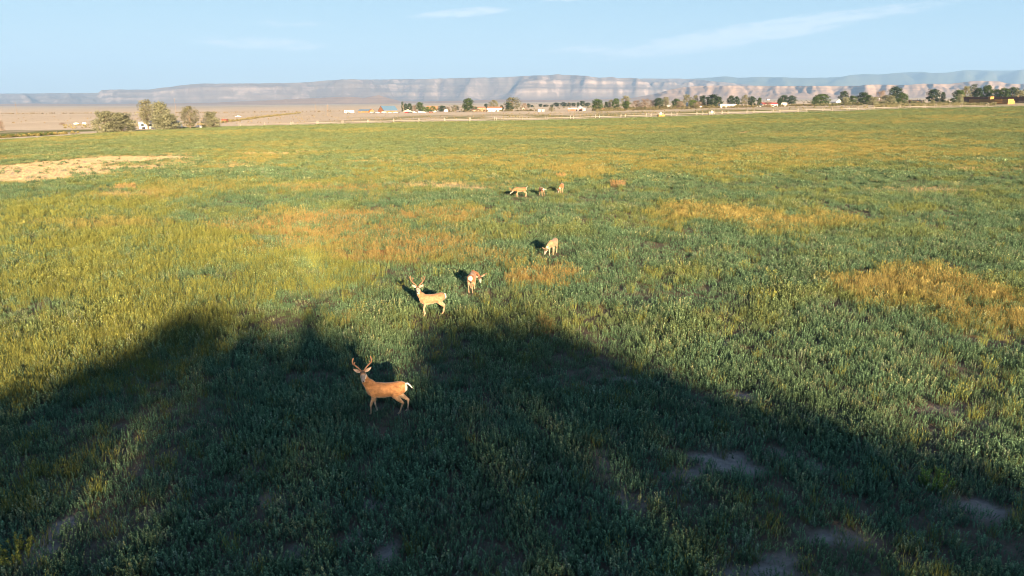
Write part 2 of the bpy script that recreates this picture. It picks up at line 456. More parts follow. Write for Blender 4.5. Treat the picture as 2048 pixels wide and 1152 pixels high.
def masks(X, Y):
    d = {}
    far = sstep(Y, 45, 120)
    n = fbm(X / 42 + 3.1, Y / 16, 4, 21)
    n2 = fbm(X / 8, Y / 6, 4, 31)
    d['yel'] = np.maximum(patch(YEL, X, Y, 41), far * sstep(n, 0.50, 0.74) * 0.6)
    d['ora'] = patch(ORA, X, Y, 51)
    d['tan'] = np.maximum(patch(TAN, X, Y, 61), far * sstep(fbm(X / 22, Y / 10, 4, 91), 0.66, 0.74) * 0.7)
    d['soil'] = patch(SOIL, X, Y, 71, 0.5)
    near = 1 - sstep(Y, 16, 30)
    d['soil'] = np.maximum(d['soil'], near * sstep(fbm(X / 1.3, Y / 1.3, 4, 77), 0.74, 0.82) * 0.6)
    d['grs'] = patch(GRS, X, Y, 81, 0.5) * sstep(n2, 0.22, 0.5)
    d['sparse'] = patch(SPARSE, X, Y, 85, 0.5)
    d['lush'] = fbm(X / 3.2, Y / 3.2, 4, 11)
    d['hue'] = fbm(X / 5.0 + 50, Y / 4.0, 4, 13)
    return d

# field soil sheet with its own bare, stubbly and weedy ground
fy = np.concatenate([np.linspace(FY0, 6, 14)[:-1], np.geomspace(6, FY1, 420)])
fs_ = np.linspace(-1, 1, 360)
Yf, Sf = np.meshgrid(fy, fs_, indexing='ij')
Xf = np.clip(Sf * (np.abs(Yf) * 0.98 + 22), FX0, FX1)
mk = masks(Xf, Yf)
base = np.zeros(Xf.shape + (3,)); base[:] = (0.12, 0.092, 0.066)
def lay(w, c):
    global base
    base = base * (1 - w[..., None]) + np.array(c) * w[..., None]
lay(sstep(Yf, 40, 110) * 0.8, (0.10, 0.105, 0.045))
lay(np.clip(mk['sparse'] * 0.4, 0, 1), (0.15, 0.10, 0.07))
lay(np.clip(mk['grs'] * 0.6, 0, 1), (0.16, 0.14, 0.05))
lay(np.clip(mk['ora'] * 0.9, 0, 1), (0.34, 0.165, 0.06))
lay(np.clip(mk['yel'] * 0.9, 0, 1), (0.33, 0.23, 0.07))
lay(np.clip(mk['soil'], 0, 1), (0.30, 0.235, 0.20))
lay(np.clip(mk['tan'], 0, 1), (0.50, 0.39, 0.26))
fieldmat = mat_attr('field_soil', 'tone', 0.95, 7.0, 0.6, 0.10)
Zf = zterr(Xf, Yf) + 0.004
# cracked clods on bare spots
Zf = Zf + (fbm(Xf / 0.5, Yf / 0.5, 3, 99) - 0.5) * 0.05 * np.clip(1 - Yf / 60, 0, 1)
tag(grid_mesh('field_soil', np.stack([Xf, Yf, Zf], -1), fieldmat, {'tone': base}), kind='structure')

def ribbon(name, pts, w, mat, lift):
    L = []
    P = [Vector((p[0], p[1])) for p in pts]
    dense = []
    for a, c in zip(P[:-1], P[1:]):
        k = max(1, int((c - a).length / 6))
        dense += [a.lerp(c, i / k) for i in range(k)]
    dense.append(P[-1])
    rows = []
    for i, p in enumerate(dense):
        t = (dense[min(i + 1, len(dense) - 1)] - dense[max(i - 1, 0)]).normalized(); s = Vector((-t.y, t.x))
        ww = w * (0.85 + 0.3 * float(vnoise(i / 4, 0.5, 5)))
        rows.append([(p.x + s.x * ww * k, p.y + s.y * ww * k) for k in (-.5, -.25, 0, .25, .5)])
    A = np.array(rows); Z = zterr(A[..., 0], A[..., 1]) + lift
    return tag(grid_mesh(name, np.concatenate([A, Z[..., None]], -1), mat), kind='structure')
ribbon('dirt_track', [(-158, 340), (-60, 348), (40, 349), (150, 349), (330, 349)], 13, M['pale_dirt'], 0.10)
ribbon('field_margin', [(-156, 60), (-154, 180), (-156, 260), (-157, 336)], 9, M['pale_dirt'], 0.08)
ribbon('dirt_road', [(-900, 820), (-560, 800), (-260, 770), (-120, 800), (60, 820)], 7, M['pale_dirt'], 0.12)

# ------------------------------------------------------------------ mountains
def ridge_mesh(name, sky_pts, y0, y1, prof, spur, gul, mat, ncol=760, nrow=84, seed=1, px0=-700, px1=2750, jag=0.0, flat=0.12):
    px = np.linspace(px0, px1, ncol)
    top = np.interp(px, [p[0] for p in sky_pts], [p[1] for p in sky_pts])
    top = top + (fbm(px / 9.0, px * 0, 4, seed + 3) - 0.5) * jag
    v = np.linspace(0, 1, nrow)
    PX, V = np.meshgrid(px, v, indexing='xy'); TOP = np.broadcast_to(top, PX.shape)
    R = ratio(PX); Yd = y0 + (y1 - y0) * V
    ytop = y0 + (y1 - y0) * (1 - flat)
    ztop = H + ytop * slope_row(TOP)
    xb = R * y0; zb = zterr(xb, np.full_like(xb, min(y0, 9900))) - 2
    hrel = np.clip((ztop - zb) / max((ztop - zb).max(), 1), 0, 1)
    A = R * y0
    # spurs: the face steps forward and back along the range
    wp = fbm(A / spur[0] * 1.7, V * 0.9, 3, seed + 5) * 0.6
    s1 = fbm(A / spur[0] + wp, V * 0.6 + A / spur[0] * .15, 5, seed, 0.52)
    s2 = 1 - np.abs(2 * fbm(A / (spur[0] * .42) + wp, V * 0.7, 3, seed + 2) - 1)
    sp = ((s1 - 0.5) * 2.0 + (s2 - 0.6) * 1.25) * spur[1]
    g = 1 - np.abs(2 * fbm(A / gul[0] + wp, V * 1.1 + A / gul[0] * 0.15, 5, seed + 11, 0.6) - 1)
    env = np.sin(np.clip(V / (1 - flat), 0, 1) * pi) ** 0.7
    vv = np.clip((V + sp * env + (g - 0.6) * gul[1] * env) / (1 - flat), 0, 1)
    # ledges rise, dip and thin out along the range
    lv = (fbm(A / 5200 + 3, V * 0, 3, seed + 21) - 0.5) * 0.34 * np.sin(vv * pi)
    led = sstep(fbm(A / 2600 + 9, V * 2.0, 3, seed + 31), 0.36, 0.58)
    hs_ = np.interp(np.clip(vv + lv, 0, 1), [p[0] for p in prof], [p[1] for p in prof])
    hgt = hs_ * led + np.clip(vv + lv * .6, 0, 1) ** 1.25 * (1 - led)
    hgt = np.where(vv >= 1, 1, hgt)
    Z = zb + np.maximum(ztop - zb, 0) * hgt
    Z = np.where(V > 1 - flat, ztop - (V - (1 - flat)) * (y1 - y0) * 0.02, Z)
    Z = np.minimum(Z, H + Yd * slope_row(TOP))      # the skyline is the highest any spur stands
    return tag(grid_mesh(name, np.stack([R * Yd, Yd, Z], -1), mat, smooth=False), kind='structure')

def rock_mat(name, pale, scrub, dark, zs, amt, flatness=(0.62, 0.86), upper=None):
    m, b = mat_new(name)
    g = b.n('ShaderNodeNewGeometry')
    sp = b.n('ShaderNodeSeparateXYZ'); b.link(g.outputs['Position'], sp.inputs[0])
    sn = b.n('ShaderNodeSeparateXYZ'); b.link(g.outputs['Normal'], sn.inputs[0])
    n1 = b.noise(g.outputs['Position'], 0.0016, 6, 0.62); n2 = b.noise(g.outputs['Position'], 0.006, 6, 0.7)
    zz = b.m('ADD', b.m('MULTIPLY', sp.outputs[2], zs), b.m('MULTIPLY', n1, 1.6))
    cz = b.n('ShaderNodeCombineXYZ'); b.link(zz, cz.inputs[2])
    band = b.noise(cz.outputs[0], 1.0, 5, 0.7)
    rock = b.mix(b.smooth(band, 0.43, 0.58), dark, pale)
    f = b.m('MULTIPLY', b.smooth(b.m('ADD', sn.outputs[2], b.m('MULTIPLY', b.m('SUBTRACT', n1, 0.5), 0.9)), *flatness), amt)
    c = b.mix(f, rock, scrub)
    if upper:
        c = b.mix(b.m('MULTIPLY', b.smooth(b.m('ADD', sp.outputs[2], b.m('MULTIPLY', b.m('SUBTRACT', n1, 0.5), 260.0)), upper[0], upper[1]), 0.85), c, upper[2])
    c = b.mix(b.m('MULTIPLY', b.smooth(n2, 0.45, 0.7), 0.3), c, scrub)
    d = b.n('ShaderNodeBsdfDiffuse'); b.link(c, d.inputs[0]); finish(b, d.outputs[0]); return m

far_sky = [(-900, 184), (0, 187), (125, 187), (250, 186), (420, 190), (900, 188), (1250, 170), (1330, 159), (1392, 155), (1415, 152.5), (1440, 155.5),
           (1480, 154), (1530, 155), (1570, 156), (1630, 154), (1650, 150), (1670, 148), (1700, 149), (1735, 145.5), (1775, 143.5), (1800, 146),
           (1830, 145), (1850, 141), (1870, 140), (1900, 141), (1940, 141), (1970, 139), (2000, 135.5), (2050, 136), (2200, 130), (2750, 128)]
mid_sky = [(-900, 186), (0, 187.3), (125, 187), (200, 186.3), (252, 186), (258, 185.5), (263, 180), (300, 179), (350, 179), (385, 174.5), (430, 168.5), (450, 167), (560, 167),
           (640, 165), (680, 161), (700, 160), (710, 158.5), (760, 159), (860, 158), (972, 155), (1000, 155), (1040, 152), (1090, 150.5), (1108, 148.5),
           (1125, 150.5), (1160, 151.5), (1185, 155.5), (1200, 154.5), (1210, 154), (1220, 156), (1240, 155.5), (1260, 157), (1330, 157), (1365, 159), (1400, 163), (1450, 168),
           (1500, 176), (1570, 186), (1650, 192), (1750, 196), (2750, 196)]
bad_sky = [(-900, 208), (0, 208.5), (120, 207), (250, 208), (340, 207), (400, 206.5), (470, 205), (540, 202), (600, 199), (660, 196), (720, 193), (748, 195.5), (762, 193), (776, 190), (796, 197), (815, 202),
           (860, 203), (930, 201), (1000, 199), (1100, 200), (1180, 199), (1240, 197), (1290, 188), (1318, 179), (1340, 174.5), (1370, 171.5), (1440, 171), (1500, 171.5),
           (1560, 172), (1670, 171.5), (1676, 169.5), (1700, 169), (1755, 170), (1783, 167), (1830, 168), (1872, 162.5), (1890, 161.5), (1925, 163), (1940, 167), (1960, 168), (2010, 165.5),
           (2050, 166), (2200, 166), (2750, 168)]
step = [(0, 0), (.20, .10), (.32, .26), (.36, .38), (.46, .43), (.58, .56), (.62, .68), (.72, .74), (.80, .84), (.84, .95), (.92, .985), (1, 1)]
soft = [(0, 0), (.25, .18), (.5, .48), (.75, .78), (.9, .93), (1, 1)]
bad = [(0, 0), (.22, .07), (.40, .20), (.58, .42), (.72, .62), (.84, .82), (.89, .95), (1, 1)]
ridge_mesh('far_mountains', far_sky, 17500, 23500, soft, (3200, 0.55), (620, 0.16),
           rock_mat('forested_slopes', (0.30, 0.24, 0.19), (0.065, 0.085, 0.055), (0.14, 0.12, 0.09), 0.006, 0.9, (0.35, 0.75)), ncol=700, nrow=64, seed=5, jag=1.2)
ridge_mesh('cliff_mountains', mid_sky, 11000, 15800, step, (2100, 0.52), (330, 0.26),
           rock_mat('cliff_strata', (0.39, 0.325, 0.295), (0.165, 0.14, 0.13), (0.27, 0.225, 0.21), 0.024, 0.7, (0.74, 0.92), upper=(500, 660, (0.065, 0.075, 0.055))), ncol=1000, nrow=96, seed=9, jag=1.6)
ridge_mesh('badland_hills', bad_sky, 6300, 8300, bad, (900, 0.34), (150, 0.26),
           rock_mat('badland_clay', (0.42, 0.315, 0.25), (0.31, 0.24, 0.195), (0.30, 0.225, 0.185), 0.05, 0.55, (0.80, 0.98)), ncol=1200, nrow=64, seed=14, jag=1.0)

# ------------------------------------------------------------------ plants scattered over the field
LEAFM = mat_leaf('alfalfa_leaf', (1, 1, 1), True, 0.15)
PROTO = bpy.data.collections.new('plant_prototypes')        # not linked to the scene

def alfalfa_mesh(seed, stems, nodes, leaf, spread, hmin, hmax, lf=3):
    r = random.Random(seed); V = []; Fc = []; C = []
    for s in range(stems):
        a = r.uniform(0, 2 * pi); d = spread * math.sqrt(r.random())
        bx, by = d * cos(a), d * sin(a)
        h = r.uniform(hmin, hmax) * (1 - 0.25 * d / spread)
        lx, ly = cos(a) * d * 0.35 + r.gauss(0, .02), sin(a) * d * 0.35 + r.gauss(0, .02)
        tone = r.uniform(0.75, 1.2)
        w = 0.0025 + leaf * 0.04
        k = len(V); V += [(bx - w, by, 0), (bx + w, by, 0), (bx + lx, by + ly, h)]; C += [(tone * .8,) * 3] * 3; Fc.append((k, k + 1, k + 2))
        for i in range(nodes):
            t = 0.18 + 0.82 * (i + r.random()) / nodes
            cx, cy_, cz = bx + lx * t, by + ly * t, h * t
            rr = leaf * (0.25 + 0.9 * (1 - t))
            ang = r.uniform(0, 2 * pi)
            for q in range(lf):
                an = ang + (q - (lf - 1) / 2) * 0.9
                el = r.uniform(0.25, 1.15)
                dx, dy, dz = cos(an) * cos(el), sin(an) * cos(el), sin(el)
                px_, py_ = -sin(an), cos(an)
                L = leaf * r.uniform(0.75, 1.2); W = L * 0.30
                ox, oy, oz = cx + dx * rr * .5, cy_ + dy * rr * .5, cz + dz * rr * .3
                k = len(V)
                V += [(ox, oy, oz), (ox + dx * L * .5 + px_ * W, oy + dy * L * .5 + py_ * W, oz + dz * L * .5),
                      (ox + dx * L, oy + dy * L, oz + dz * L), (ox + dx * L * .5 - px_ * W, oy + dy * L * .5 - py_ * W, oz + dz * L * .5)]
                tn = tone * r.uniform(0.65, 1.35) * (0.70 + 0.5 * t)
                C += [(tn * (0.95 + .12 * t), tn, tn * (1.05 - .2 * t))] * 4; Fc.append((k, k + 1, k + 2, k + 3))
    return V, Fc, C

def grass_mesh(seed, blades, hmin, hmax, wid, spread, head=True):
    r = random.Random(seed); V = []; Fc = []; C = []
    for s in range(blades):
        a = r.uniform(0, 2 * pi); d = spread * math.sqrt(r.random()); bx, by = d * cos(a), d * sin(a)
        h = r.uniform(hmin, hmax); lean = r.uniform(0.05, 0.45) * h; la = a + r.gauss(0, .8)
        ex, ey = bx + lean * cos(la), by + lean * sin(la)
        mx, my = bx + lean * .35 * cos(la), by + lean * .35 * sin(la)
        fa = r.uniform(0, 2 * pi); wx, wy = wid * cos(fa), wid * sin(fa)
        tone = r.uniform(0.7, 1.25); c = (tone, tone * r.uniform(.92, 1.05), tone * .95)
        k = len(V)
        V += [(bx - wx, by - wy, 0), (bx + wx, by + wy, 0), (mx + wx * .8, my + wy * .8, h * .55), (mx - wx * .8, my - wy * .8, h * .55), (ex, ey, h)]
        C += [c] * 5; Fc += [(k, k + 1, k + 2, k + 3), (k + 3, k + 2, k + 4)]
        if head and r.random() < 0.6:
            k = len(V); q = wid * 2.2; hh = h * 0.22
            V += [(ex - q, ey, h - hh * .2), (ex, ey + q, h + hh * .3), (ex + q, ey, h - hh * .2), (ex, ey, h + hh)]
            c2 = (c[0] * 1.15, c[1] * 1.08, c[2]); C += [c2] * 4; Fc.append((k, k + 1, k + 3)); Fc.append((k + 1, k + 2, k + 3))
    return V, Fc, C

def proto(name, vfc, mat, coll):
    V, Fc, C = vfc
    mb = MB(); mb.v = V; mb.f = Fc; mb.c = C
    o = bpy.data.objects.new(name, mb.mesh(name, mat, False, True)); coll.objects.link(o); return o

def scatter(name, P, rz, sc, idx, tint, coll, tilt=None):
    n = len(P)
    me = bpy.data.meshes.new(name); me.vertices.add(n); me.vertices.foreach_set('co', P.astype(np.float32).ravel())
    def fa(k, v): a = me.attributes.new(k, 'FLOAT', 'POINT'); a.data.foreach_set('value', v.astype(np.float32))
    fa('rz', rz); fa('sc', sc)
    a = me.attributes.new('idx', 'INT', 'POINT'); a.data.foreach_set('value', idx.astype(np.int32))
    a = me.attributes.new('tint', 'FLOAT_COLOR', 'POINT')
    a.data.foreach_set('color', np.concatenate([tint, np.ones((n, 1))], 1).astype(np.float32).ravel())
    o = link(bpy.data.objects.new(name, me))
    ng = bpy.data.node_groups.new(name, 'GeometryNodeTree')
    ng.interface.new_socket('Geometry', in_out='INPUT', socket_type='NodeSocketGeometry')
    ng.interface.new_socket('Geometry', in_out='OUTPUT', socket_type='NodeSocketGeometry')
    N = ng.nodes; Lk = ng.links
    gi = N.new('NodeGroupInput'); go = N.new('NodeGroupOutput')
    iop = N.new('GeometryNodeInstanceOnPoints'); ci = N.new('GeometryNodeCollectionInfo')
    ci.inputs['Collection'].default_value = coll; ci.inputs['Separate Children'].default_value = True; ci.inputs['Reset Children'].default_value = True
    def attr(nm, t):
        x = N.new('GeometryNodeInputNamedAttribute'); x.data_type = t; x.inputs['Name'].default_value = nm
        return next(s for s in x.outputs if s.enabled and s.name == 'Attribute')
    cx = N.new('ShaderNodeCombineXYZ'); Lk.new(attr('rz', 'FLOAT'), cx.inputs[2])
    Lk.new(gi.outputs[0], iop.inputs['Points']); Lk.new(ci.outputs[0], iop.inputs['Instance'])
    iop.inputs['Pick Instance'].default_value = True
    Lk.new(attr('idx', 'INT'), iop.inputs['Instance Index']); Lk.new(cx.outputs[0], iop.inputs['Rotation'])
    Lk.new(attr('sc', 'FLOAT'), iop.inputs['Scale']); Lk.new(iop.outputs[0], go.inputs[0])
    md = o.modifiers.new('scatter', 'NODES'); md.node_group = ng
    return o

def points(dens, y0=9.0, y1=FY1 - 1, dmax=14.0):
    """random spots in the field, thinning with distance (dens is a function of Y)"""
    out = []
    edges = np.concatenate([np.linspace(y0, 40, 8), np.geomspace(40, y1, 16)[1:]])
    for a, b in zip(edges[:-1], edges[1:]):
        hw = b * 0.84 + 9; d = dens(a); n = int(d * (b - a) * 2 * hw)
        x = rng.uniform(-hw, hw, n); y = rng.uniform(a, b, n)
        k = rng.random(n) < dens(y) / d
        out.append(np.stack([x[k], y[k]], 1))
    p = np.concatenate(out)
    return p[(p[:, 0] > FX0 + 1) & (p[:, 0] < FX1)]

c_alf = bpy.data.collections.new('alfalfa_prototypes')
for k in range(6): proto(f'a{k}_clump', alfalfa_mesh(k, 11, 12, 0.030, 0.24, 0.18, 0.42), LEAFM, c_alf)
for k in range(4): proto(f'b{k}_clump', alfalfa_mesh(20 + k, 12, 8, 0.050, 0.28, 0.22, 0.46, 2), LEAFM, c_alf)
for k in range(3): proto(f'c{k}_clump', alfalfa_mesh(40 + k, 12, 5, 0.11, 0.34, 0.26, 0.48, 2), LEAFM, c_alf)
c_grs = bpy.data.collections.new('grass_prototypes')
for k in range(4): proto(f'a{k}_tuft', grass_mesh(60 + k, 34, 0.22, 0.52, 0.0045, 0.16), LEAFM, c_grs)
for k in range(3): proto(f'b{k}_tuft', grass_mesh(70 + k, 34, 0.22, 0.50, 0.009, 0.30), LEAFM, c_grs)
for k in range(3): proto(f'c{k}_tuft', grass_mesh(80 + k, 34, 0.22, 0.50, 0.020, 0.6), LEAFM, c_grs)

dens = lambda y: np.minimum(26.0, 26.0 * (20.0 / np.maximum(y, 1)) ** 0.95)

def mixc(a, b, t): return a * (1 - t[:, None]) + np.asarray(b) * t[:, None]

p = points(dens); X, Y = p[:, 0], p[:, 1]; mk = masks(X, Y)
keep_p = (1 - mk['soil'] * 0.80) * (1 - mk['tan'] * 0.97) * (1 - mk['yel'] * 0.55) * (1 - mk['ora'] * 0.42) * (1 - mk['grs'] * 0.35) * (1 - 0.30 * mk['sparse'])
keep_p *= np.clip(0.55 + 1.0 * mk['lush'], 0, 1)
k = rng.random(len(p)) < keep_p
X, Y = X[k], Y[k]; mk = {q: v[k] for q, v in mk.items()}; n = len(X)
DEER_PX = [(776, 826), (866, 634), (944, 586), (1106, 512), (1042, 396), (1083, 394), (1123, 388)]
DEER_XY = np.array([at(*q)[:2] for q in DEER_PX])
def trod(X, Y):
    d = np.full(len(X), 99.0)
    for x, y in DEER_XY: d = np.minimum(d, np.hypot((X - x) / 1.0, (Y - y + .35) / 1.0))
    return 0.50 + 0.50 * sstep(d, 0.7, 1.5)
sc = trod(X, Y) * (1 + rng.uniform(-0.42, 0.35, n) * (1 - 0.5 * sstep(Y, 60, 150))) * (0.36 + 1.05 * mk['lush']) * (1 - 0.32 * mk['sparse']) * (1 + 0.35 * sstep(Y, 60, 300)) * (1 + (rng.random(n) ** 3 - 0.25) * 0.35 * sstep(Y, 40, 90))
u = rng.random(n)
lod = np.where(Y < 34 + 14 * (u - .5), 0, np.where(Y < 95 + 40 * (u - .5), 1, 2))
idx = np.where(lod == 0, rng.integers(0, 6, n), np.where(lod == 1, 6 + rng.integers(0, 4, n), 10 + rng.integers(0, 3, n)))
tint = np.zeros((n, 3)); tint[:] = (0.103, 0.180, 0.114)
tint = mixc(tint, (0.165, 0.200, 0.075), np.clip(sstep(mk['hue'], 0.45, 0.75) * (0.25 + 0.35 * sstep(Y, 20, 32)) + mk['grs'] * 0.45 + mk['yel'] * .4, 0, 1))  # less yellow near the camera: the foreground shade's teal put into the tint
tint = mixc(tint, (0.105, 0.168, 0.098), sstep(-mk['hue'], -0.42, -0.25) * 0.8)
odd = rng.random(n)
tint = mixc(tint, (0.25, 0.265, 0.15), np.where(odd > 0.93, 0.7, 0.0))
tint = mixc(tint, (0.18, 0.215, 0.165), np.where(odd < 0.06, 0.7, 0.0))
tint = mixc(tint, (0.135, 0.168, 0.085), sstep(Y, 50, 180) * 0.6)
tint *= rng.uniform(0.65, 1.35, n)[:, None]
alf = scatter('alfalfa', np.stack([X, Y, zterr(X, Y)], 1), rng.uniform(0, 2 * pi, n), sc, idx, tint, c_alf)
tag(alf, 'blue-green alfalfa growing thick over the whole field', kind='stuff')
n_alf = n

p = points(lambda y: dens(y) * 1.2); X, Y = p[:, 0], p[:, 1]; mk = masks(X, Y)
cov = np.clip(np.maximum.reduce([mk['yel'] * 0.62, mk['ora'] * 0.60, mk['grs'] * 0.6, mk['tan'] * 1.0]), 0, 1) * (1 - 0.95 * mk['soil'])
cov = np.maximum(cov, 0.015 + 0.05 * sstep(mk['hue'], 0.5, 0.7))
k = rng.random(len(p)) < cov
X, Y = X[k], Y[k]; mk = {q: v[k] for q, v in mk.items()}; n = len(X)
u = rng.random(n)
lod = np.where(Y < 34 + 14 * (u - .5), 0, np.where(Y < 95 + 40 * (u - .5), 1, 2))
idx = np.where(lod == 0, rng.integers(0, 4, n), np.where(lod == 1, 4 + rng.integers(0, 3, n), 7 + rng.integers(0, 3, n)))
sc = trod(X, Y) * rng.uniform(0.6, 1.1, n) * (1 - 0.68 * mk['tan']) * (1 - 0.25 * mk['ora']) * (1 + 0.1 * sstep(Y, 60, 300))
tint = np.zeros((n, 3)); tint[:] = (0.155, 0.176, 0.054)
tint = mixc(tint, (0.25, 0.21, 0.09), np.clip(mk['yel'], 0, 1)*0.85)
tint = mixc(tint, (0.26, 0.18, 0.088), np.clip(mk['ora'], 0, 1)*0.85)
tint = mixc(tint, (0.40, 0.32, 0.215), np.clip(mk['tan'], 0, 1))
tint = mixc(tint, (0.19, 0.18, 0.078), sstep(Y, 60, 160) * (1 - np.clip(mk['tan'], 0, 1)) * 0.6)
tint *= rng.uniform(0.75, 1.25, n)[:, None]
gr = scatter('dry_grass', np.stack([X, Y, zterr(X, Y)], 1), rng.uniform(0, 2 * pi, n), sc, idx, tint, c_grs)
tag(gr, 'yellow and rust coloured dry grass in patches among the alfalfa', kind='stuff')
print('plants', n_alf, n)

# sagebrush and weeds outside the field
c_sage = bpy.data.collections.new('sage_prototypes')
def bush_mesh(seed, leaves, leaf):
    r = random.Random(seed); V = []; Fc = []; C = []
    for i in range(leaves):
        a = r.uniform(0, 2 * pi); e = math.asin(r.random() ** 0.8); q = r.uniform(0.5, 1.0)
        c = Vector((cos(a) * cos(e) * .5 * q, sin(a) * cos(e) * .5 * q, 0.04 + sin(e) * .8 * q))
        d = (c + Vector((r.gauss(0, .25), r.gauss(0, .25), r.gauss(0.15, .25)))).normalized(); s = d.cross(Vector((r.gauss(0, 1), r.gauss(0, 1), r.gauss(0, 1)))).normalized()
        L = leaf * r.uniform(.7, 1.3); k = len(V)
        V += [c, c + d * L * .5 + s * L * .3, c + d * L, c + d * L * .5 - s * L * .3]
        t = r.uniform(.7, 1.25); C += [(t, t, t)] * 4; Fc.append((k, k + 1, k + 2, k + 3))
    return [tuple(v) for v in V], Fc, C
for k in range(4): proto(f's{k}_bush', bush_mesh(100 + k, 150, 0.22), LEAFM, c_sage)

def region(n, pxa, pxb, ya, yb):
    px = rng.uniform(pxa, pxb, n); y = np.exp(rng.uniform(np.log(ya), np.log(yb), n))
    return np.stack([ratio(px) * y, y], 1)
parts = [(region(240, 1170, 1445, 690, 800), 3.0, (0.105, 0.10, 0.055)), (region(160, 1590, 1935, 560, 680), 2.6, (0.12, 0.125, 0.07)), (region(90, 900, 1070, 820, 900), 2.4, (0.12, 0.11, 0.06)), (region(700, 1700, 1925, 372, 560), 1.4, (0.16, 0.155, 0.09)), (region(1500, 1180, 1760, 620, 860), 1.7, (0.15, 0.135, 0.08)),
         (region(800, 480, 1300, 380, 900), 0.55, (0.25, 0.205, 0.125)), (region(1100, -400, 700, 480, 2500), 0.8, (0.25, 0.20, 0.12)),
         (region(400, 1000, 1750, 365, 640), 0.7, (0.20, 0.18, 0.075)), (region(700, 900, 2300, 1000, 3200), 2.6, (0.14, 0.13, 0.08)),
         (region(260, 180, 470, 345, 420), 0.8, (0.22, 0.19, 0.09))]
# weeds along the left margin, a darker green row beside it and the diagonal ditch across the plain
def along(pts, n, jit):
    t = rng.random(n) * (len(pts) - 1); i = np.minimum(t.astype(int), len(pts) - 2); f = (t - i)[:, None]
    P_ = np.array(pts, float); return P_[i] * (1 - f) + P_[i + 1] * f + rng.normal(0, jit, (n, 2))
dA = at_y(440, 420)[:2]; dB = at_y(600, 900)[:2]
parts += [(along([(-162, 70), (-162, 180), (-165, 262)], 500, 1.6), 0.9, (0.20, 0.17, 0.07)),
          (along([(-167, 150), (-165, 205), (-166, 250)], 420, 1.4), 1.0, (0.075, 0.10, 0.035)),
          (along([dA, dB], 420, 1.6), 1.3, (0.17, 0.15, 0.075)),
          (along([at_y(-200, 1000)[:2], at_y(300, 1050)[:2], at_y(700, 1100)[:2]], 300, 5), 1.6, (0.19, 0.15, 0.08))]
PX_, SC_, TI_ = [], [], []
for P_, s, c in parts:
    PX_.append(P_); m_ = len(P_); SC_.append(rng.uniform(.5, 1.25, m_) * s)
    TI_.append(np.array(c)[None, :] * rng.uniform(.7, 1.3, (m_, 1)) * np.array([1, 1, 1])[None, :])
P_ = np.concatenate(PX_); sc = np.concatenate(SC_); ti = np.concatenate(TI_); n = len(P_)
sg = scatter('sagebrush', np.stack([P_[:, 0], P_[:, 1], zterr(P_[:, 0], P_[:, 1])], 1), rng.uniform(0, 6.28, n), sc, rng.integers(0, 4, n), ti, c_sage)
tag(sg, 'grey green sagebrush and weeds dotting the dry ground beyond the field', kind='stuff')

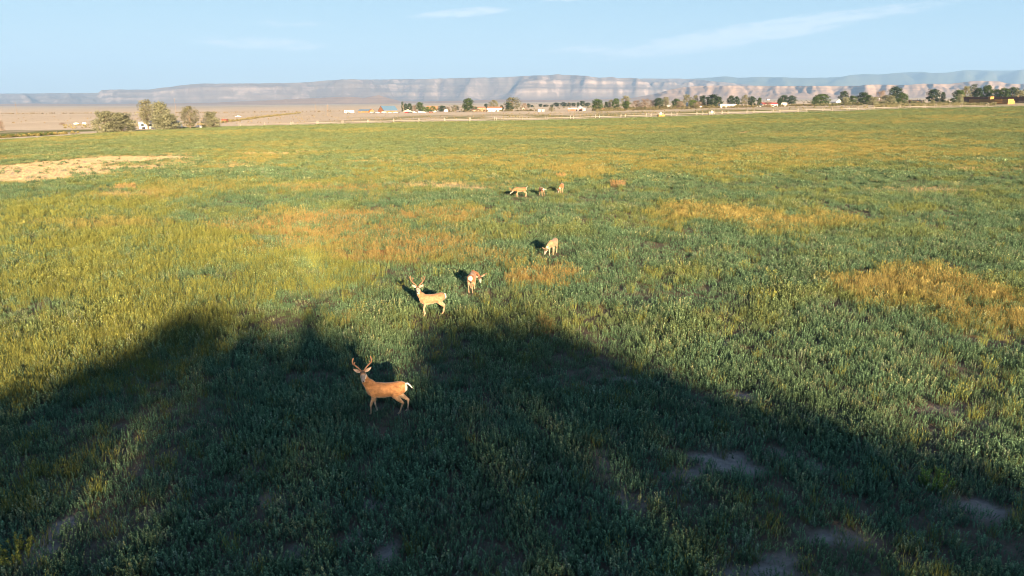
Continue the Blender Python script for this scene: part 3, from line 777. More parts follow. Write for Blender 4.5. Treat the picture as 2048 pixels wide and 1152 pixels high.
# ------------------------------------------------------------------ trees (trunk with limbs, crown of leaf clumps)
LEAF = {
    'olive': mat_leaf('olive_leaf', (0.20, 0.21, 0.14), False, 0.2),
    'green': mat_leaf('green_leaf', (0.055, 0.085, 0.030), False, 0.25),
    'bright': mat_leaf('bright_leaf', (0.085, 0.125, 0.035), False, 0.25),
    'dark': mat_leaf('dark_leaf', (0.036, 0.056, 0.030), False, 0.2),
    'loose': mat_leaf('grey_green_leaf', (0.145, 0.145, 0.09), False, 0.2),
    'brown': mat_leaf('bare_twig', (0.19, 0.145, 0.115), False, 0.1),
}
TREE_MESH = {}
def tree_meshes(kind, var):
    """unit tree: height 1, crown about 1 across"""
    key = (kind, var)
    if key in TREE_MESH: return TREE_MESH[key]
    r = random.Random(hash(kind) % 1 + sum(map(ord, kind)) * 7 + var * 131)
    shape = {'olive': (0.04, 15, 900), 'green': (0.14, 16, 800), 'bright': (0.12, 12, 700), 'dark': (0.10, 15, 800),
             'loose': (0.20, 20, 700), 'brown': (0.03, 18, 900), 'poplar': (0.06, 12, 420), 'hero': (0.03, 30, 2200),
             'shade': (0.22, 46, 2400)}[kind]
    low, nb, nl = shape[0], shape[1], shape[2]
    blobs = []
    for i in range(nb):
        t = (i + 0.5) / nb
        z = low + (0.96 - low) * t
        prof = math.sin(pi * min(1, 0.18 + 0.80 * t)) ** 0.7
        if kind == 'poplar': prof = 0.9 * math.sin(pi * (0.12 + 0.8 * t))
        if kind in ('hero', 'olive', 'brown'): prof = (1.0 - 0.62 * t ** 1.6)
        a = i * 2.4 + r.uniform(-.5, .5)
        rr = 0.36 * prof * r.uniform(0.35, 1.0)
        rad = r.uniform(0.11, 0.19) * (1.0 if kind not in ('loose', 'hero', 'shade') else 0.8)
        if kind == 'shade': rad = r.uniform(0.10, 0.16)
        blobs.append((Vector((cos(a) * rr, sin(a) * rr, min(z, 1 - rad * .8))), rad, r.uniform(.75, 1.2)))
    mb = MB()
    per = nl * 3 // nb if kind != 'hero' else nl * 3 // nb
    L0 = {'hero': 0.042, 'loose': 0.048, 'brown': 0.06, 'shade': 0.05}.get(kind, 0.062)
    for c, rad, tone in blobs:
        for _ in range(per):
            d = Vector((r.gauss(0, 1), r.gauss(0, 1), r.gauss(0, 1))).normalized()
            q = c + Vector((d.x * rad * 1.15, d.y * rad * 1.15, d.z * rad * .85)) * (r.random() ** 0.35) * (1 + 0.25 * max(0, r.gauss(0, 1)))
            if q.z < 0.015: q.z = 0.015 + r.random() * .05
            nrm = (d + Vector((r.gauss(0, .6), r.gauss(0, .6), r.gauss(0, .6)))).normalized()
            s = nrm.cross(Vector((r.gauss(0, 1), r.gauss(0, 1), r.gauss(0, 1)))).normalized(); w = nrm.cross(s)
            L = L0 * r.uniform(.6, 1.35); Wd = L * (0.55 if kind != 'brown' else 0.22)
            tn = tone * r.uniform(.75, 1.25)
            mb.add([q - s * L * .5, q + w * Wd * .5, q + s * L * .5, q - w * Wd * .5], [(0, 1, 2, 3)], (tn, tn, tn * r.uniform(.9, 1.05)))
    crown = mb.mesh(kind + '_crown', LEAF.get('olive' if kind == 'hero' else 'green' if kind == 'shade' else 'dark' if kind == 'poplar' else kind), False, True)
    tb = MB()
    ph = max(low + 0.22, 0.35)
    k = 0.022 if kind != 'shade' else 0.028
    tb.tube([(0, 0, -0.03), (0.006, 0.004, ph * .5), (0.012, -0.006, ph), (0.0, 0.0, 0.72)], [k * 1.5, k, k * .8, k * .3], 7)
    for c, rad, _ in blobs[::2]:
        z0 = min(c.z * 0.6, ph)
        tb.tube([(0.01, 0, z0), tuple(Vector((0.01, 0, z0)).lerp(c, .55) + Vector((0, 0, .02))), tuple(c)], [k * .6, k * .4, k * .12], 5)
    TREE_MESH[key] = (tb.mesh(kind + '_trunk', M['bark']), crown)
    return TREE_MESH[key]
NAMES = {'olive': 'olive_tree', 'hero': 'olive_tree', 'green': 'leafy_tree', 'bright': 'leafy_tree', 'dark': 'dark_tree', 'loose': 'cottonwood_tree',
         'brown': 'bare_shrub', 'poplar': 'poplar_tree', 'shade': 'cottonwood_tree'}
def tree(kind, loc, w, h, label, group=None, rz=None, name=None):
    v = random.randrange(3)
    tr, cr = tree_meshes(kind, v)
    e = empty(name or NAMES[kind], label, 'shrub' if kind == 'brown' else 'tree', loc, random.uniform(0, 6.28) if rz is None else rz, group)
    e.scale = (w, w, h)
    link(bpy.data.objects.new('trunk', tr), e); link(bpy.data.objects.new('crown', cr), e)
    return e
def ptree(kind, px, wpx, top, Y, label, group=None, wk=1.45):
    x, y, z = at_y(px, Y)
    ztop = H + y * float(slope_row(top))
    return tree(kind, (x, y, z), wpx * mpp(Y) * wk, max(ztop - z, 1.5), label, group)

# tall cottonwoods behind the camera: their shadow lies over the near part of the field
CROWN_LINE = [(3.0, 15.6), (5.5, 16.8), (7.1, 17.3), (8.3, 17.8), (9.6, 18.4), (10.5, 18.8), (11.3, 19.3), (12.1, 19.2), (13.1, 18.6), (14.3, 17.9), (15.0, 18.2), (15.8, 18.9), (16.5, 18.8),
              (17.1, 17.5), (17.8, 17.05), (19.0, 17.1), (20.2, 18.2), (21.9, 18.8), (23.7, 19.0), (25.1, 18.7), (26.3, 18.2), (26.8, 17.9), (27.5, 17.6), (28.8, 17.2), (30.0, 16.7), (31.0, 16.4), (32.4, 15.9), (34.0, 15.0), (36, 13)]
def shade_tree(x0, x1, yb, label):
    r = random.Random(int(x0 * 10)); xc = (x0 + x1) / 2; e = empty('cottonwood_tree', label, 'tree', (xc, yb, float(zterr(xc, yb))), 0, 'cottonwoods behind the camera')
    tb = MB(); cb = MB(); w = x1 - x0
    tb.tube([(0, 0, -.2), (.1, .1, 3), (.0, -.1, 7), (.1, 0, 13)], [.62, .48, .38, .12], 9)
    n = int(w * (40 if x0 > 8 else 24))
    for i in range(n):
        x = r.uniform(x0 - .4, x1 + .4); top = np.interp(x, [c[0] for c in CROWN_LINE], [c[1] for c in CROWN_LINE])
        rad = r.uniform(.55, 1.15)
        z = top - rad * .8 if i % 3 == 0 else r.uniform(9.5, top - rad * .8)
        y = r.gauss(0, .9) if i % 3 == 0 else r.uniform(-3.2, 3.2)
        c = Vector((x - xc, y, z + y * .218)); tone = r.uniform(.75, 1.2)
        if i % 6 == 0: tb.tube([(0, 0, min(7, z * .5)), tuple(Vector((0, 0, min(8, z * .55))).lerp(c, .55)), tuple(c)], [.2, .12, .03], 5)
        for _ in range(70 if not (i % 3 == 0) else 46):
            d = Vector((r.gauss(0, 1), r.gauss(0, 1), r.gauss(0, 1))).normalized()
            q = c + d * rad * (r.random() ** .4) * (1 if r.random() < .8 else r.uniform(1, 1.9)); s = d.cross(Vector((r.gauss(0, 1), r.gauss(0, 1), r.gauss(0, 1)))).normalized(); u = d.cross(s); L = r.uniform(.2, .42)
            tn = tone * r.uniform(.75, 1.25)
            cb.add([q - s * L * .5, q + u * L * .35, q + s * L * .5, q - u * L * .35], [(0, 1, 2, 3)], (tn, tn, tn))
    tb.obj('trunk', M['bark'], e); cb.obj('crown', LEAF['green'], e, False, True)
shade_tree(3.4, 13.4, -55, 'tallest cottonwood, at the left end of the row behind the camera')
shade_tree(13.4, 18.6, -55, 'narrow cottonwood, second from the left in the row behind the camera')
shade_tree(18.6, 26.2, -55, 'broad rounded cottonwood, third from the left in the row behind the camera')
shade_tree(26.2, 35.5, -55, 'lowest sloping cottonwood, at the right end of the row behind the camera')

G = 'silvery trees round the white trailer house'
ptree('hero', 213, 44, 221.5, 262, 'silver-green olive tree at the left end of the clump, left of the white trailer house', G, 1.5)
ptree('hero', 245, 58, 225, 264, 'wide silver-green olive bush just left of the white trailer house', G, 1.5)
ptree('loose', 297, 46, 199, 318, 'tall loose grey tree rising behind the white trailer house', G, 1.2)
ptree('hero', 326, 40, 203, 302, 'tallest olive tree, right behind the trailer house roof', G, 1.5)
ptree('hero', 335, 54, 226, 290, 'bushy olive hiding the right half of the white trailer house', G, 1.5)
ptree('loose', 381, 42, 212, 300, 'loose open tree right of the trailer house, left of the propane tank', G, 1.2)
ptree('hero', 424, 30, 223, 318, 'small round olive bush alone at the right end of the clump', G, 1.5)
ptree('brown', 4, 11, 240, 320, 'small bare brown tree on the left edge of the picture')
ptree('brown', 126, 12, 245, 420, 'low bare brush left of the two white tanks')

G = 'trees round the blue roofed farm'
D = 'dark'
for a in [('poplar', 805.5, 6, 202, 905, 'thin dark poplar right of the big blue-roofed barn'), (D, 811.5, 9, 207, 930, 'dark round tree against the thin poplar'),
          (D, 820, 11, 206.5, 930, 'dark tree left of the dirt mound top'), ('brown', 829, 12, 210, 905, 'greyish bare tree right of the dirt mound'),
          ('green', 840.5, 16, 204, 900, 'big green tree between the barn and the orange-roofed house'), ('bright', 850, 8, 214, 880, 'small bright green tree at the foot of the big green one'),
          ('bright', 856, 10, 213, 880, 'bright green tree at the left corner of the orange-roofed house'), ('bright', 866.5, 11, 212, 880, 'bright green tree in front of the orange-roofed house'),
          (D, 884.5, 16, 211, 890, 'dark round tree right of the orange-roofed house'), ('brown', 897, 9, 213, 910, 'bare grey tree behind the small gabled shed'),
          ('loose', 911, 16, 210, 905, 'grey-green tree left of the tallest cottonwood'), ('green', 935.5, 24, 196.5, 870, 'tall leafy cottonwood standing alone left of the long white barn'),
          ('brown', 946, 10, 212, 880, 'bare shrub at the right foot of the tall leafy cottonwood'), ('green', 951, 8, 213, 930, 'small green tree behind the low brown shed'),
          ('loose', 988, 20, 200, 930, 'open tree behind the roof of the long white barn'), (D, 1003, 9, 210.5, 880, 'dark shrub at the right end of the long white barn'),
          ('loose', 1025, 34, 194, 880, 'widest cottonwood, right of the long white barn'), (D, 1018, 16, 205, 870, 'dark lower tree in front of the widest cottonwood'),
          ('brown', 1049, 14, 206, 900, 'bare brown tree right of the widest cottonwood')]:
    ptree(*a, group=G)
for px, w, t, Y, l in [(972, 8, 207, 1400, 'small far tree left of the open tree over the white barn'), (1057, 7, 207, 1500, 'small dark far tree right of the bare brown tree'),
                       (1064, 6, 210, 1500, 'lowest of the far trees right of the bare brown tree'), (1081, 8, 207.5, 1600, 'leftmost tree of the far blue-green line'),
                       (1091, 12, 209, 1600, 'low wide tree in the far blue-green line'), (1104, 7, 209, 1500, 'smallest tree in the far blue-green line'),
                       (1113, 13, 205, 1600, 'big tree at the middle of the far blue-green line'), (1127, 14, 204.5, 1600, 'tallest tree of the far blue-green line'),
                       (1138, 9, 205, 1600, 'far tree beside the wooden pole'), (1147, 9, 205.5, 1600, 'far tree right of the wooden pole'), (1156, 6, 204.5, 1500, 'far tree left of the domed white roof'),
                       (1164, 12, 201.5, 1450, 'far round tree rising over the domed white roof'), (1175, 12, 205, 1500, 'far low tree right of the domed white roof')]:
    ptree(D, px, w, t, Y, l, 'far blue-green tree line')
ptree('loose', 1103, 12, 213.5, 700, 'lone grey bush right of the little white huts')
G = 'tree belt right of the farm sheds'
for a in [('green', 1195, 25, 198, 760, 'broad green tree right of the red and white sheds'), (D, 1212, 9, 203, 780, 'dark narrow tree right of the broad green one'),
          ('loose', 1221, 12, 199, 790, 'grey-green tree left of the round bright one'), ('green', 1231.5, 15, 196.5, 770, 'round green tree left of the open brown crown'),
          ('loose', 1251, 18, 190.5, 800, 'tall open tree with a brownish crown over a green one'), ('green', 1252, 17, 202, 750, 'green tree under the open brownish crown'),
          ('brown', 1272, 22, 200, 770, 'left part of the bare brown brush'), ('brown', 1290, 24, 197, 760, 'middle and tallest of the bare brown brush'), ('brown', 1306, 18, 199, 770, 'right part of the bare brown brush'),
          (D, 1317, 18, 195.5, 760, 'dark green tree right of the bare brown brush'), ('loose', 1331, 18, 193.5, 800, 'open tree above the grey shed'), ('green', 1352, 19, 197, 760, 'green tree right of the grey shed'),
          ('brown', 1360, 16, 202, 720, 'grey bare shrub left of the white tall tank'), ('loose', 1373, 20, 188.5, 790, 'tall brownish tree behind the white tall tank'), ('bright', 1384, 18, 200, 730, 'bright green bush right of the white tall tank'),
          ('loose', 1390, 13, 189.5, 800, 'thin open tree between two tall crowns'), (D, 1404, 14, 190.5, 790, 'dark tree left of the big dark one'), ('brown', 1396, 18, 203, 710, 'bare low shrub by the white box'),
          (D, 1424, 28, 188.5, 760, 'big dark tree left of the long white shed'), (D, 1436, 18, 193, 770, 'dark tree touching the left end of the long white shed'),
          (D, 1461, 14, 191, 820, 'far left tree behind the long white shed'), (D, 1472, 14, 193, 800, 'dark tree behind the right end of the long white shed'), ('loose', 1489, 18, 189.5, 820, 'open tree between the two white houses'),
          (D, 1503, 14, 192.5, 740, 'dark cone shaped tree between the two white houses'), ('green', 1518, 10, 195, 760, 'green tree at the left end of the red-roofed house'),
          (D, 1558, 11, 197, 690, 'dark round bush before the red-roofed house'), (D, 1566, 16, 190, 950, 'far tree behind the small white shed'), (D, 1582, 18, 191, 950, 'far tree right of the small white shed'),
          ('brown', 1535, 22, 204, 600, 'bare brown brush in front of the red-roofed house'), ('green', 1642, 30, 187.5, 720, 'wide green tree left of the white farmhouse'), ('green', 1630, 16, 193, 700, 'lower green tree at the left of the wide one'),
          (D, 1686, 18, 181.5, 760, 'tall dark tree right of the white farmhouse'), ('olive', 1690, 18, 194, 640, 'silver bush in front of the tall dark tree'), ('green', 1703, 18, 191, 700, 'green tree between the silver bush and the olive group'),
          (D, 1724, 22, 184, 700, 'dark crown left of the brown domed one'), ('green', 1735, 20, 190, 640, 'green tree in front of the dark crown'), ('brown', 1760, 22, 180.5, 680, 'brown domed bare crown'),
          (D, 1788, 25, 173, 690, 'big dark tree standing highest right of the brown crown'), ('olive', 1775, 28, 190, 600, 'silver olive in front of the big dark tree'), ('green', 1803, 20, 186, 640, 'green tree at the right of the big dark one'),
          ('olive', 1745, 22, 193, 590, 'silver olive left of the other silver one'), (D, 1865, 24, 178, 700, 'lone rounded tree in the open right of the tan house'), (D, 1883.5, 10, 184, 640, 'small dark cone tree right of the lone rounded one')]:
    ptree(*a, group=G)
G = 'grove behind the hay stacks'
for a in [('green', 1916, 26, 180, 620, 'left low tree of the grove behind the hay stacks'), ('loose', 1928, 20, 171.5, 680, 'tall left tree of the grove behind the hay stacks'), ('poplar', 1943, 16, 167, 680, 'tallest dark poplar of the grove behind the hay stacks'),
          (D, 1953, 20, 175, 660, 'dark tree right of the tallest poplar'), ('green', 1971, 22, 170, 680, 'tall green tree in the middle of the grove'), (D, 1990, 22, 178, 700, 'dark low tree right of the grove middle'),
          ('green', 2006, 24, 176, 660, 'green tree toward the right end of the grove'), (D, 2022, 24, 174, 690, 'dark tree near the right edge of the picture'), ('olive', 2036, 22, 180, 600, 'silver tree at the right edge of the picture'), ('green', 2055, 30, 175, 660, 'green tree cut by the right edge of the picture'),
          ('olive', 1919, 14, 188, 520, 'silver bush left of the hay stacks')]:
    ptree(*a, group=G)

# ------------------------------------------------------------------ buildings
def house(name, label, cat, px, Y, wpx, dm, hw, hr, wall, roof, rz=0.0, windows=2, door=True, ridge='x', group=None, over=0.35):
    """walls with a gable roof, windows, door; ridge along local x or y; front is -y"""
    x, y, z = at_y(px, Y); L = wpx * mpp(Y)
    e = empty(name, label, cat, (x, y, z), rz, group)
    mb = MB(); hx, hy = L / 2, dm / 2
    v = [(-hx, -hy, -.3), (hx, -hy, -.3), (hx, hy, -.3), (-hx, hy, -.3), (-hx, -hy, hw), (hx, -hy, hw), (hx, hy, hw), (-hx, hy, hw)]
    f = [(0, 1, 5, 4), (1, 2, 6, 5), (2, 3, 7, 6), (3, 0, 4, 7)]
    if ridge == 'x': v += [(-hx, 0, hw + hr), (hx, 0, hw + hr)]; f += [(7, 4, 8), (5, 6, 9)]
    else: v += [(0, -hy, hw + hr), (0, hy, hw + hr)]; f += [(4, 5, 8), (6, 7, 9)]
    mb.add(v, f); mb.obj('wall', wall, e)
    for s in (-1, 1):
        rb = MB(); t = 0.12
        if ridge == 'x':
            o = over; k = hr / hy
            a = [(-hx - o, s * (hy + o), hw - k * o + .02), (hx + o, s * (hy + o), hw - k * o + .02), (hx + o, 0, hw + hr + .02), (-hx - o, 0, hw + hr + .02)]
        else:
            o = over; k = hr / hx
            a = [(s * (hx + o), -hy - o, hw - k * o + .02), (s * (hx + o), hy + o, hw - k * o + .02), (0, hy + o, hw + hr + .02), (0, -hy - o, hw + hr + .02)]
        b_ = [(p[0], p[1], p[2] + t) for p in a]
        rb.add(a + b_, [(3, 2, 1, 0), (4, 5, 6, 7), (0, 1, 5, 4), (1, 2, 6, 5), (2, 3, 7, 6), (3, 0, 4, 7)])
        rb.obj('roof', roof, e)
    n = windows + (1 if door else 0)
    for i in range(n):
        cx = -hx + L * (i + .5) / n
        if door and i == n // 2:
            db = MB(); db.box((cx, -hy - .03, 1.0), (min(1.1, L * .12), .08, 2.0)); db.obj('door', M['brown'], e)
        else:
            wb = MB(); wb.box((cx, -hy - .03, hw * .55), (min(1.6, L / n * .5), .06, min(1.1, hw * .35))); w_ = wb.obj('window', M['glass'], e)
            fb = MB(); ww, wh = min(1.6, L / n * .5), min(1.1, hw * .35)
            for dx, dz, sx, sz in ((0, wh / 2 + .05, ww + .2, .1), (0, -wh / 2 - .05, ww + .2, .1), (-ww / 2 - .05, 0, .1, wh), (ww / 2 + .05, 0, .1, wh)):
                fb.box((cx + dx, -hy - .05, hw * .55 + dz), (sx, .12, sz))
            fb.obj('frame', M['white'], w_)
    return e
# white trailer house among the olives
house('trailer_house', 'long white trailer house half hidden behind olive trees on the left', 'house', 322, 332, 82, 4.2, 2.9, 0.6, M['white'], M['grey'], -0.10, 4)
x, y, z = at_y(287.5, 318); mb = MB(); mb.box((0, 0, .45), (1.0, .9, .9), 0, None, .08); mb.box((0, 0, .95), (1.05, .95, .12))
o = mb.obj('trash_bin', M['dark']); o.location = (x, y, z); tag(o, 'dark bin standing before the white trailer house', 'bin')
def tank(px, Y, L, R, label, name='propane_tank', cat='tank', mat=None):
    x, y, z = at_y(px, Y); e = empty(name, label, cat, (x, y, z), 0.1)
    mb = MB(); c = R + .25
    mb.tube([(-L / 2, 0, c), (-L / 2 + R * .3, 0, c), (-L / 2 + R * .7, 0, c), (L / 2 - R * .7, 0, c), (L / 2 - R * .3, 0, c), (L / 2, 0, c)], [R * .35, R * .8, R, R, R * .8, R * .35], 12)
    mb.obj('shell', mat or M['white'], e, True)
    for s in (-1, 1):
        fb = MB(); fb.box((s * L * .28, 0, .18), (.15, R * 1.2, .5)); fb.obj('foot', M['grey'], e)
    hb = MB(); hb.box((0, 0, c + R + .08), (.4, .3, .2)); hb.obj('valve_cover', M['white'], e)
tank(398, 312, 2.6, .6, 'white propane tank right of the loose open tree')
tank(153, 420, 3.0, .55, 'left white tank lying at the edge of the small green field', 'stock_tank')
tank(169, 420, 2.4, .65, 'right white tank at the edge of the small green field', 'stock_tank')
house('open_shelter', 'small rust red shelter right of the round olive bush', 'shed', 450, 440, 9, 2.6, 1.5, 0.3, M['rust'], M['rust'], 0, 0, True)

house('camper_trailer', 'long white camper left of the blue-roofed shed', 'trailer', 699, 860, 19, 2.6, 3.0, 0.25, M['white'], M['white'], 0, 4, True)
house('low_shed', 'low shed with blue metal roof left of the big barn', 'shed', 730, 880, 22, 9, 2.3, 1.5, M['orange_wood'], M['blue_roof'], -0.25, 1, True)
house('log_cabin', 'small orange timber lean-to at the right end of the low shed', 'shed', 743, 882, 8, 7, 2.2, 1.8, M['orange_wood'], M['orange_wood'], 0.45, 0, True, 'y')
house('barn', 'big orange timber barn with blue metal roof', 'barn', 776, 890, 30, 17, 2.3, 5.6, M['orange_wood'], M['blue_roof'], 0.62, 2, True)
house('farm_house', 'house with large orange shingle roof behind bright green trees', 'house', 865, 905, 22, 11, 2.6, 4.4, M['white'], M['orange_roof'], 0.05, 3)
house('garden_shed', 'tiny white gabled shed left of the grey-green tree', 'shed', 892, 860, 7, 4, 2.2, 1.3, M['white'], M['white'], 0.2, 0, True, 'y')
house('low_brown_shed', 'long low brown shed right of the tall leafy cottonwood', 'shed', 953, 860, 15, 6, 1.9, .7, M['tan'], M['brown'], 0, 2)
house('white_barn', 'long white barn with orange roof at the middle of the farm row', 'barn', 989.5, 850, 29, 10, 3.9, 1.7, M['white'], M['orange_roof'], -0.05, 0, False)
house('cottage', 'small cottage with orange roof right of the bare brown tree', 'house', 1047, 900, 6, 5, 2.4, 1.8, M['white'], M['orange_roof'], 0, 1, True, 'y')
house('far_house', 'pink walled house far behind the low brown shed', 'house', 963, 1150, 16, 9, 2.6, 1.6, M['tan'], M['orange_roof'], 0, 3)
house('white_hut', 'left of the little white huts before the lone grey bush', 'hut', 1078, 760, 4, 3, 1.9, .9, M['white'], M['white'], .3, 0, True)
house('white_hut', 'right of the little white huts before the lone grey bush', 'hut', 1086, 760, 5, 3, 1.6, .7, M['cream'], M['white'], 0, 0, True)
house('long_shed', 'long white-roofed shed left of the domed one', 'shed', 1145, 800, 18, 8, 2.1, 1.3, M['rust'], M['white'], -0.1, 2)
house('red_shed', 'red shed right under the domed white roof', 'shed', 1161, 790, 7, 5, 2.0, .8, M['red'], M['white'], 0, 1)
house('white_cabin', 'small white cabin left of the broad green tree', 'cabin', 1168.5, 780, 7, 5, 2.3, .8, M['white'], M['white'], 0, 1)
house('pink_shed', 'low pinkish shed right of the broad green tree', 'shed', 1209, 730, 8, 4, 1.4, .6, M['orange_roof'], M['orange_roof'], 0, 1)
house('grey_shed', 'grey shed under the open tree in the belt', 'shed', 1337, 760, 9, 6, 2.6, 1.0, M['grey'], M['grey'], 0.1, 1)
house('white_shed', 'long white shed with flat roof and dark doors', 'shed', 1454, 700, 31, 8, 2.9, .5, M['white'], M['white'], 0.0, 4)
house('red_roof_house', 'white house with red roof in the tree belt', 'house', 1537, 690, 30, 9, 2.3, 1.5, M['white'], M['red_roof'], 0.0, 4)
house('shed', 'tall white shed right of the red-roofed house', 'shed', 1565, 700, 10, 7, 3.0, .6, M['white'], M['white'], 0.0, 1)
house('white_farmhouse', 'white farmhouse right of the wide green tree', 'house', 1671, 760, 13, 9, 3.2, 2.4, M['white'], M['white'], 0.3, 2, True, 'y')
house('annex', 'low white annex left of the white farmhouse', 'shed', 1661, 765, 9, 6, 2.3, .8, M['white'], M['grey'], 0.0, 2)
house('tan_house', 'tan house right of the big dark tree', 'house', 1829, 720, 20, 9, 2.3, .9, M['straw'], M['tan'], 0.0, 3)
for px, Y, w, l in [(1710, 3600, 8, 'white house far off below the cliffs, above the silver bush'), (1809, 3800, 7, 'far white building below the pale cliffs'), (1878, 3800, 9, 'far pale building above the lone rounded tree'),
                    (1760, 2600, 7, 'far white roof left of the highest dark tree'), (2040, 3000, 8, 'far white house at the right edge under the cliffs'), (1536, 3600, 6, 'far white house above the red-roofed one')]:
    house('distant_house', l, 'house', px, Y, w, 9, 3.5, 2, M['white'], M['white'], 0.2, 1, True)
# domed roof
x, y, z = at_y(1160, 840); e = empty('domed_building', 'white domed roof building behind the red and white sheds', 'building', (x, y, z))
mb = MB(); mb.tube([(0, 0, -.2), (0, 0, 3.0)], [3.6, 3.6], 16, True, (0, 1, 0)); mb.obj('wall', M['white'], e)
mb = MB(); mb.tube([(0, 0, 3.0), (0, 0, 4.0), (0, 0, 4.8), (0, 0, 5.3), (0, 0, 6.2)], [3.9, 3.2, 2.0, .8, .5], 16, True, (0, 1, 0)); mb.obj('roof', M['silver'], e, True)
# tall white tank and white box in the belt
x, y, z = at_y(1374, 740); e = empty('water_tower', 'white upright tank on legs in the tree belt', 'tank', (x, y, z))
mb = MB(); mb.tube([(0, 0, 1.6), (0, 0, 1.8), (0, 0, 5.4), (0, 0, 6.2)], [.5, 1.15, 1.15, .3], 12, True, (0, 1, 0)); mb.obj('shell', M['white'], e, True)
for a in range(4):
    mb = MB(); mb.box((.8 * cos(a * pi / 2 + .7), .8 * sin(a * pi / 2 + .7), .85), (.14, .14, 1.9)); mb.obj('leg', M['grey'], e)
x, y, z = at_y(1401, 700); mb = MB(); mb.box((0, 0, 1.0), (1.9, 1.6, 1.8)); mb.box((0, 0, 1.95), (2.1, 1.8, .16)); mb.box((.3, -.82, .9), (.7, .06, 1.4))
o = mb.obj('pump_house', M['white']); o.location = (x, y, z); tag(o, 'small white pump hut right of the white upright tank', 'hut')
# dirt mound by the barn
x, y, z = at_y(816, 900); A = np.linspace(0, 2 * pi, 28); R_ = np.linspace(0, 1, 9)
AA, RR = np.meshgrid(A, R_, indexing='ij'); hx = RR * 7.5 * cos(0) * np.cos(AA); hy = RR * 4 * np.sin(AA)
hz = 3.4 * (1 - RR ** 1.6) * (0.75 + .5 * fbm(hx / 2 + 3, hy / 2, 3, 4)) - .15
o = grid_mesh('dirt_mound', np.stack([hx, hy, hz], -1), M['pale_dirt']); o.location = (x, y, z); tag(o, 'pale dirt mound between the barn and the dark trees', 'mound')
# board fence panels by the low brown shed
x0, y0, _ = at_y(958, 850); x1, y1, _ = at_y(976, 850); e = empty('board_fence', 'brown board fence left of the long white barn', 'fence', (x0, y0, float(zterr(x0, y0))))
for i in range(8):
    t = (i + .5) / 8; dz = float(zterr(x0 + (x1 - x0) * t, y0)) - float(zterr(x0, y0))
    mb = MB(); mb.box(((x1 - x0) * t, 0, .95 + dz), ((x1 - x0) / 8 - .06, .06, 1.8)); mb.obj('panel', M['tan'], e)
    mb = MB(); mb.box(((x1 - x0) * i / 8, .08, 1.0 + dz), (.12, .1, 2.1)); mb.obj('post', M['brown'], e)

# ------------------------------------------------------------------ vehicles
def car_meshes(kind):
    mb = MB(); gb = MB()
    prof = {'sedan': [(-2.25, .45), (-2.2, .85), (-1.5, .95), (-.9, 1.42), (.55, 1.42), (1.2, .95), (2.1, .85), (2.25, .5)],
            'suv': [(-2.3, .45), (-2.3, 1.0), (-2.1, 1.72), (.5, 1.75), (1.15, 1.1), (2.2, 1.0), (2.3, .5)],
            'pickup': [(-2.7, .5), (-2.7, 1.05), (-.8, 1.05), (-.7, 1.75), (.7, 1.75), (1.2, 1.1), (2.6, 1.0), (2.65, .5)],
            'van': [(-2.9, .45), (-2.9, 2.2), (1.5, 2.25), (2.2, 1.25), (2.8, 1.1), (2.85, .5)]}[kind]
    n = len(prof); V = []
    for s in (-1, 1):
        for x, z in prof: V.append((x, s * (.9 if z < 1.1 else .74), z))
    F_ = [tuple(range(n - 1, -1, -1)), tuple(range(n, 2 * n))] + [(i, (i + 1) % n, n + (i + 1) % n, n + i) for i in range(n)]
    mb.add(V, F_)
    xs = {'sedan': (-1.0, .6), 'suv': (-1.8, .6), 'pickup': (-.6, .75), 'van': (.4, 1.6)}[kind]
    zt = {'sedan': 1.34, 'suv': 1.62, 'pickup': 1.64, 'van': 1.95}[kind]
    for s in (-1, 1):
        a = [(xs[0], s * .83, 1.02), (xs[1] + .25, s * .83, 1.02), (xs[1] - .1, s * .77, zt), (xs[0] + .12, s * .77, zt)]
        gb.add(a, [(0, 1, 2, 3)])
    fx = {'sedan': (1.22, .58), 'suv': (1.17, .52), 'pickup': (1.22, .72), 'van': (2.22, 1.53)}[kind]
    gb.add([(fx[0], -.66, 1.06 if kind != 'van' else 1.32), (fx[0], .66, 1.06 if kind != 'van' else 1.32), (fx[1], .62, zt), (fx[1], -.62, zt)], [(0, 1, 2, 3)])
    wb = MB(); wb.tube([(0, -.12, 0), (0, .12, 0)], [.36, .36], 12)
    return mb, gb.mesh('windows'), wb.mesh('wheel', M['black'])
CARS = {}
def car(kind, px, Y, paint, label, rz, name='parked_car', cat='car'):
    if kind not in CARS: CARS[kind] = car_meshes(kind)
    mb, gm, wm = CARS[kind]
    if not gm.materials: gm.materials.append(M['glass'])
    if Y > 800: Y -= 62
    x, y, z = at_y(px, Y); e = empty(name, label, cat, (x, y, z), rz, 'vehicles parked at the farm'); e.scale = (.9, .9, .9)
    mb.obj('body', M[paint], e)
    link(bpy.data.objects.new('windows', gm), e)
    hw = {'sedan': 1.35, 'suv': 1.4, 'pickup': 1.7, 'van': 1.8}[kind]
    for sx in (-1, 1):
        for sy in (-1, 1):
            w = link(bpy.data.objects.new('wheel', wm), e); w.location = (sx * hw, sy * .82, .36)
car('pickup', 477, 620, 'white', 'white pickup driving alone on the tan plain', 0.2, 'pickup_truck', 'pickup')
car('suv', 697.5, 835, 'dark', 'dark car parked before the white camper', 0.1)
car('van', 744.5, 830, 'dark', 'dark van at the left end of the row before the barn', 0.3, 'parked_van', 'van')
car('suv', 750, 832, 'dark', 'dark car next to the dark van before the barn', -0.1)
car('pickup', 755.5, 828, 'white', 'white pickup left of the red car before the barn', 0.15, 'pickup_truck', 'pickup')
car('suv', 760.5, 840, 'red', 'red car before the barn gable', 0.1)
car('van', 768.5, 825, 'silver', 'silver van right of the red car before the barn', 0.05, 'parked_van', 'van')
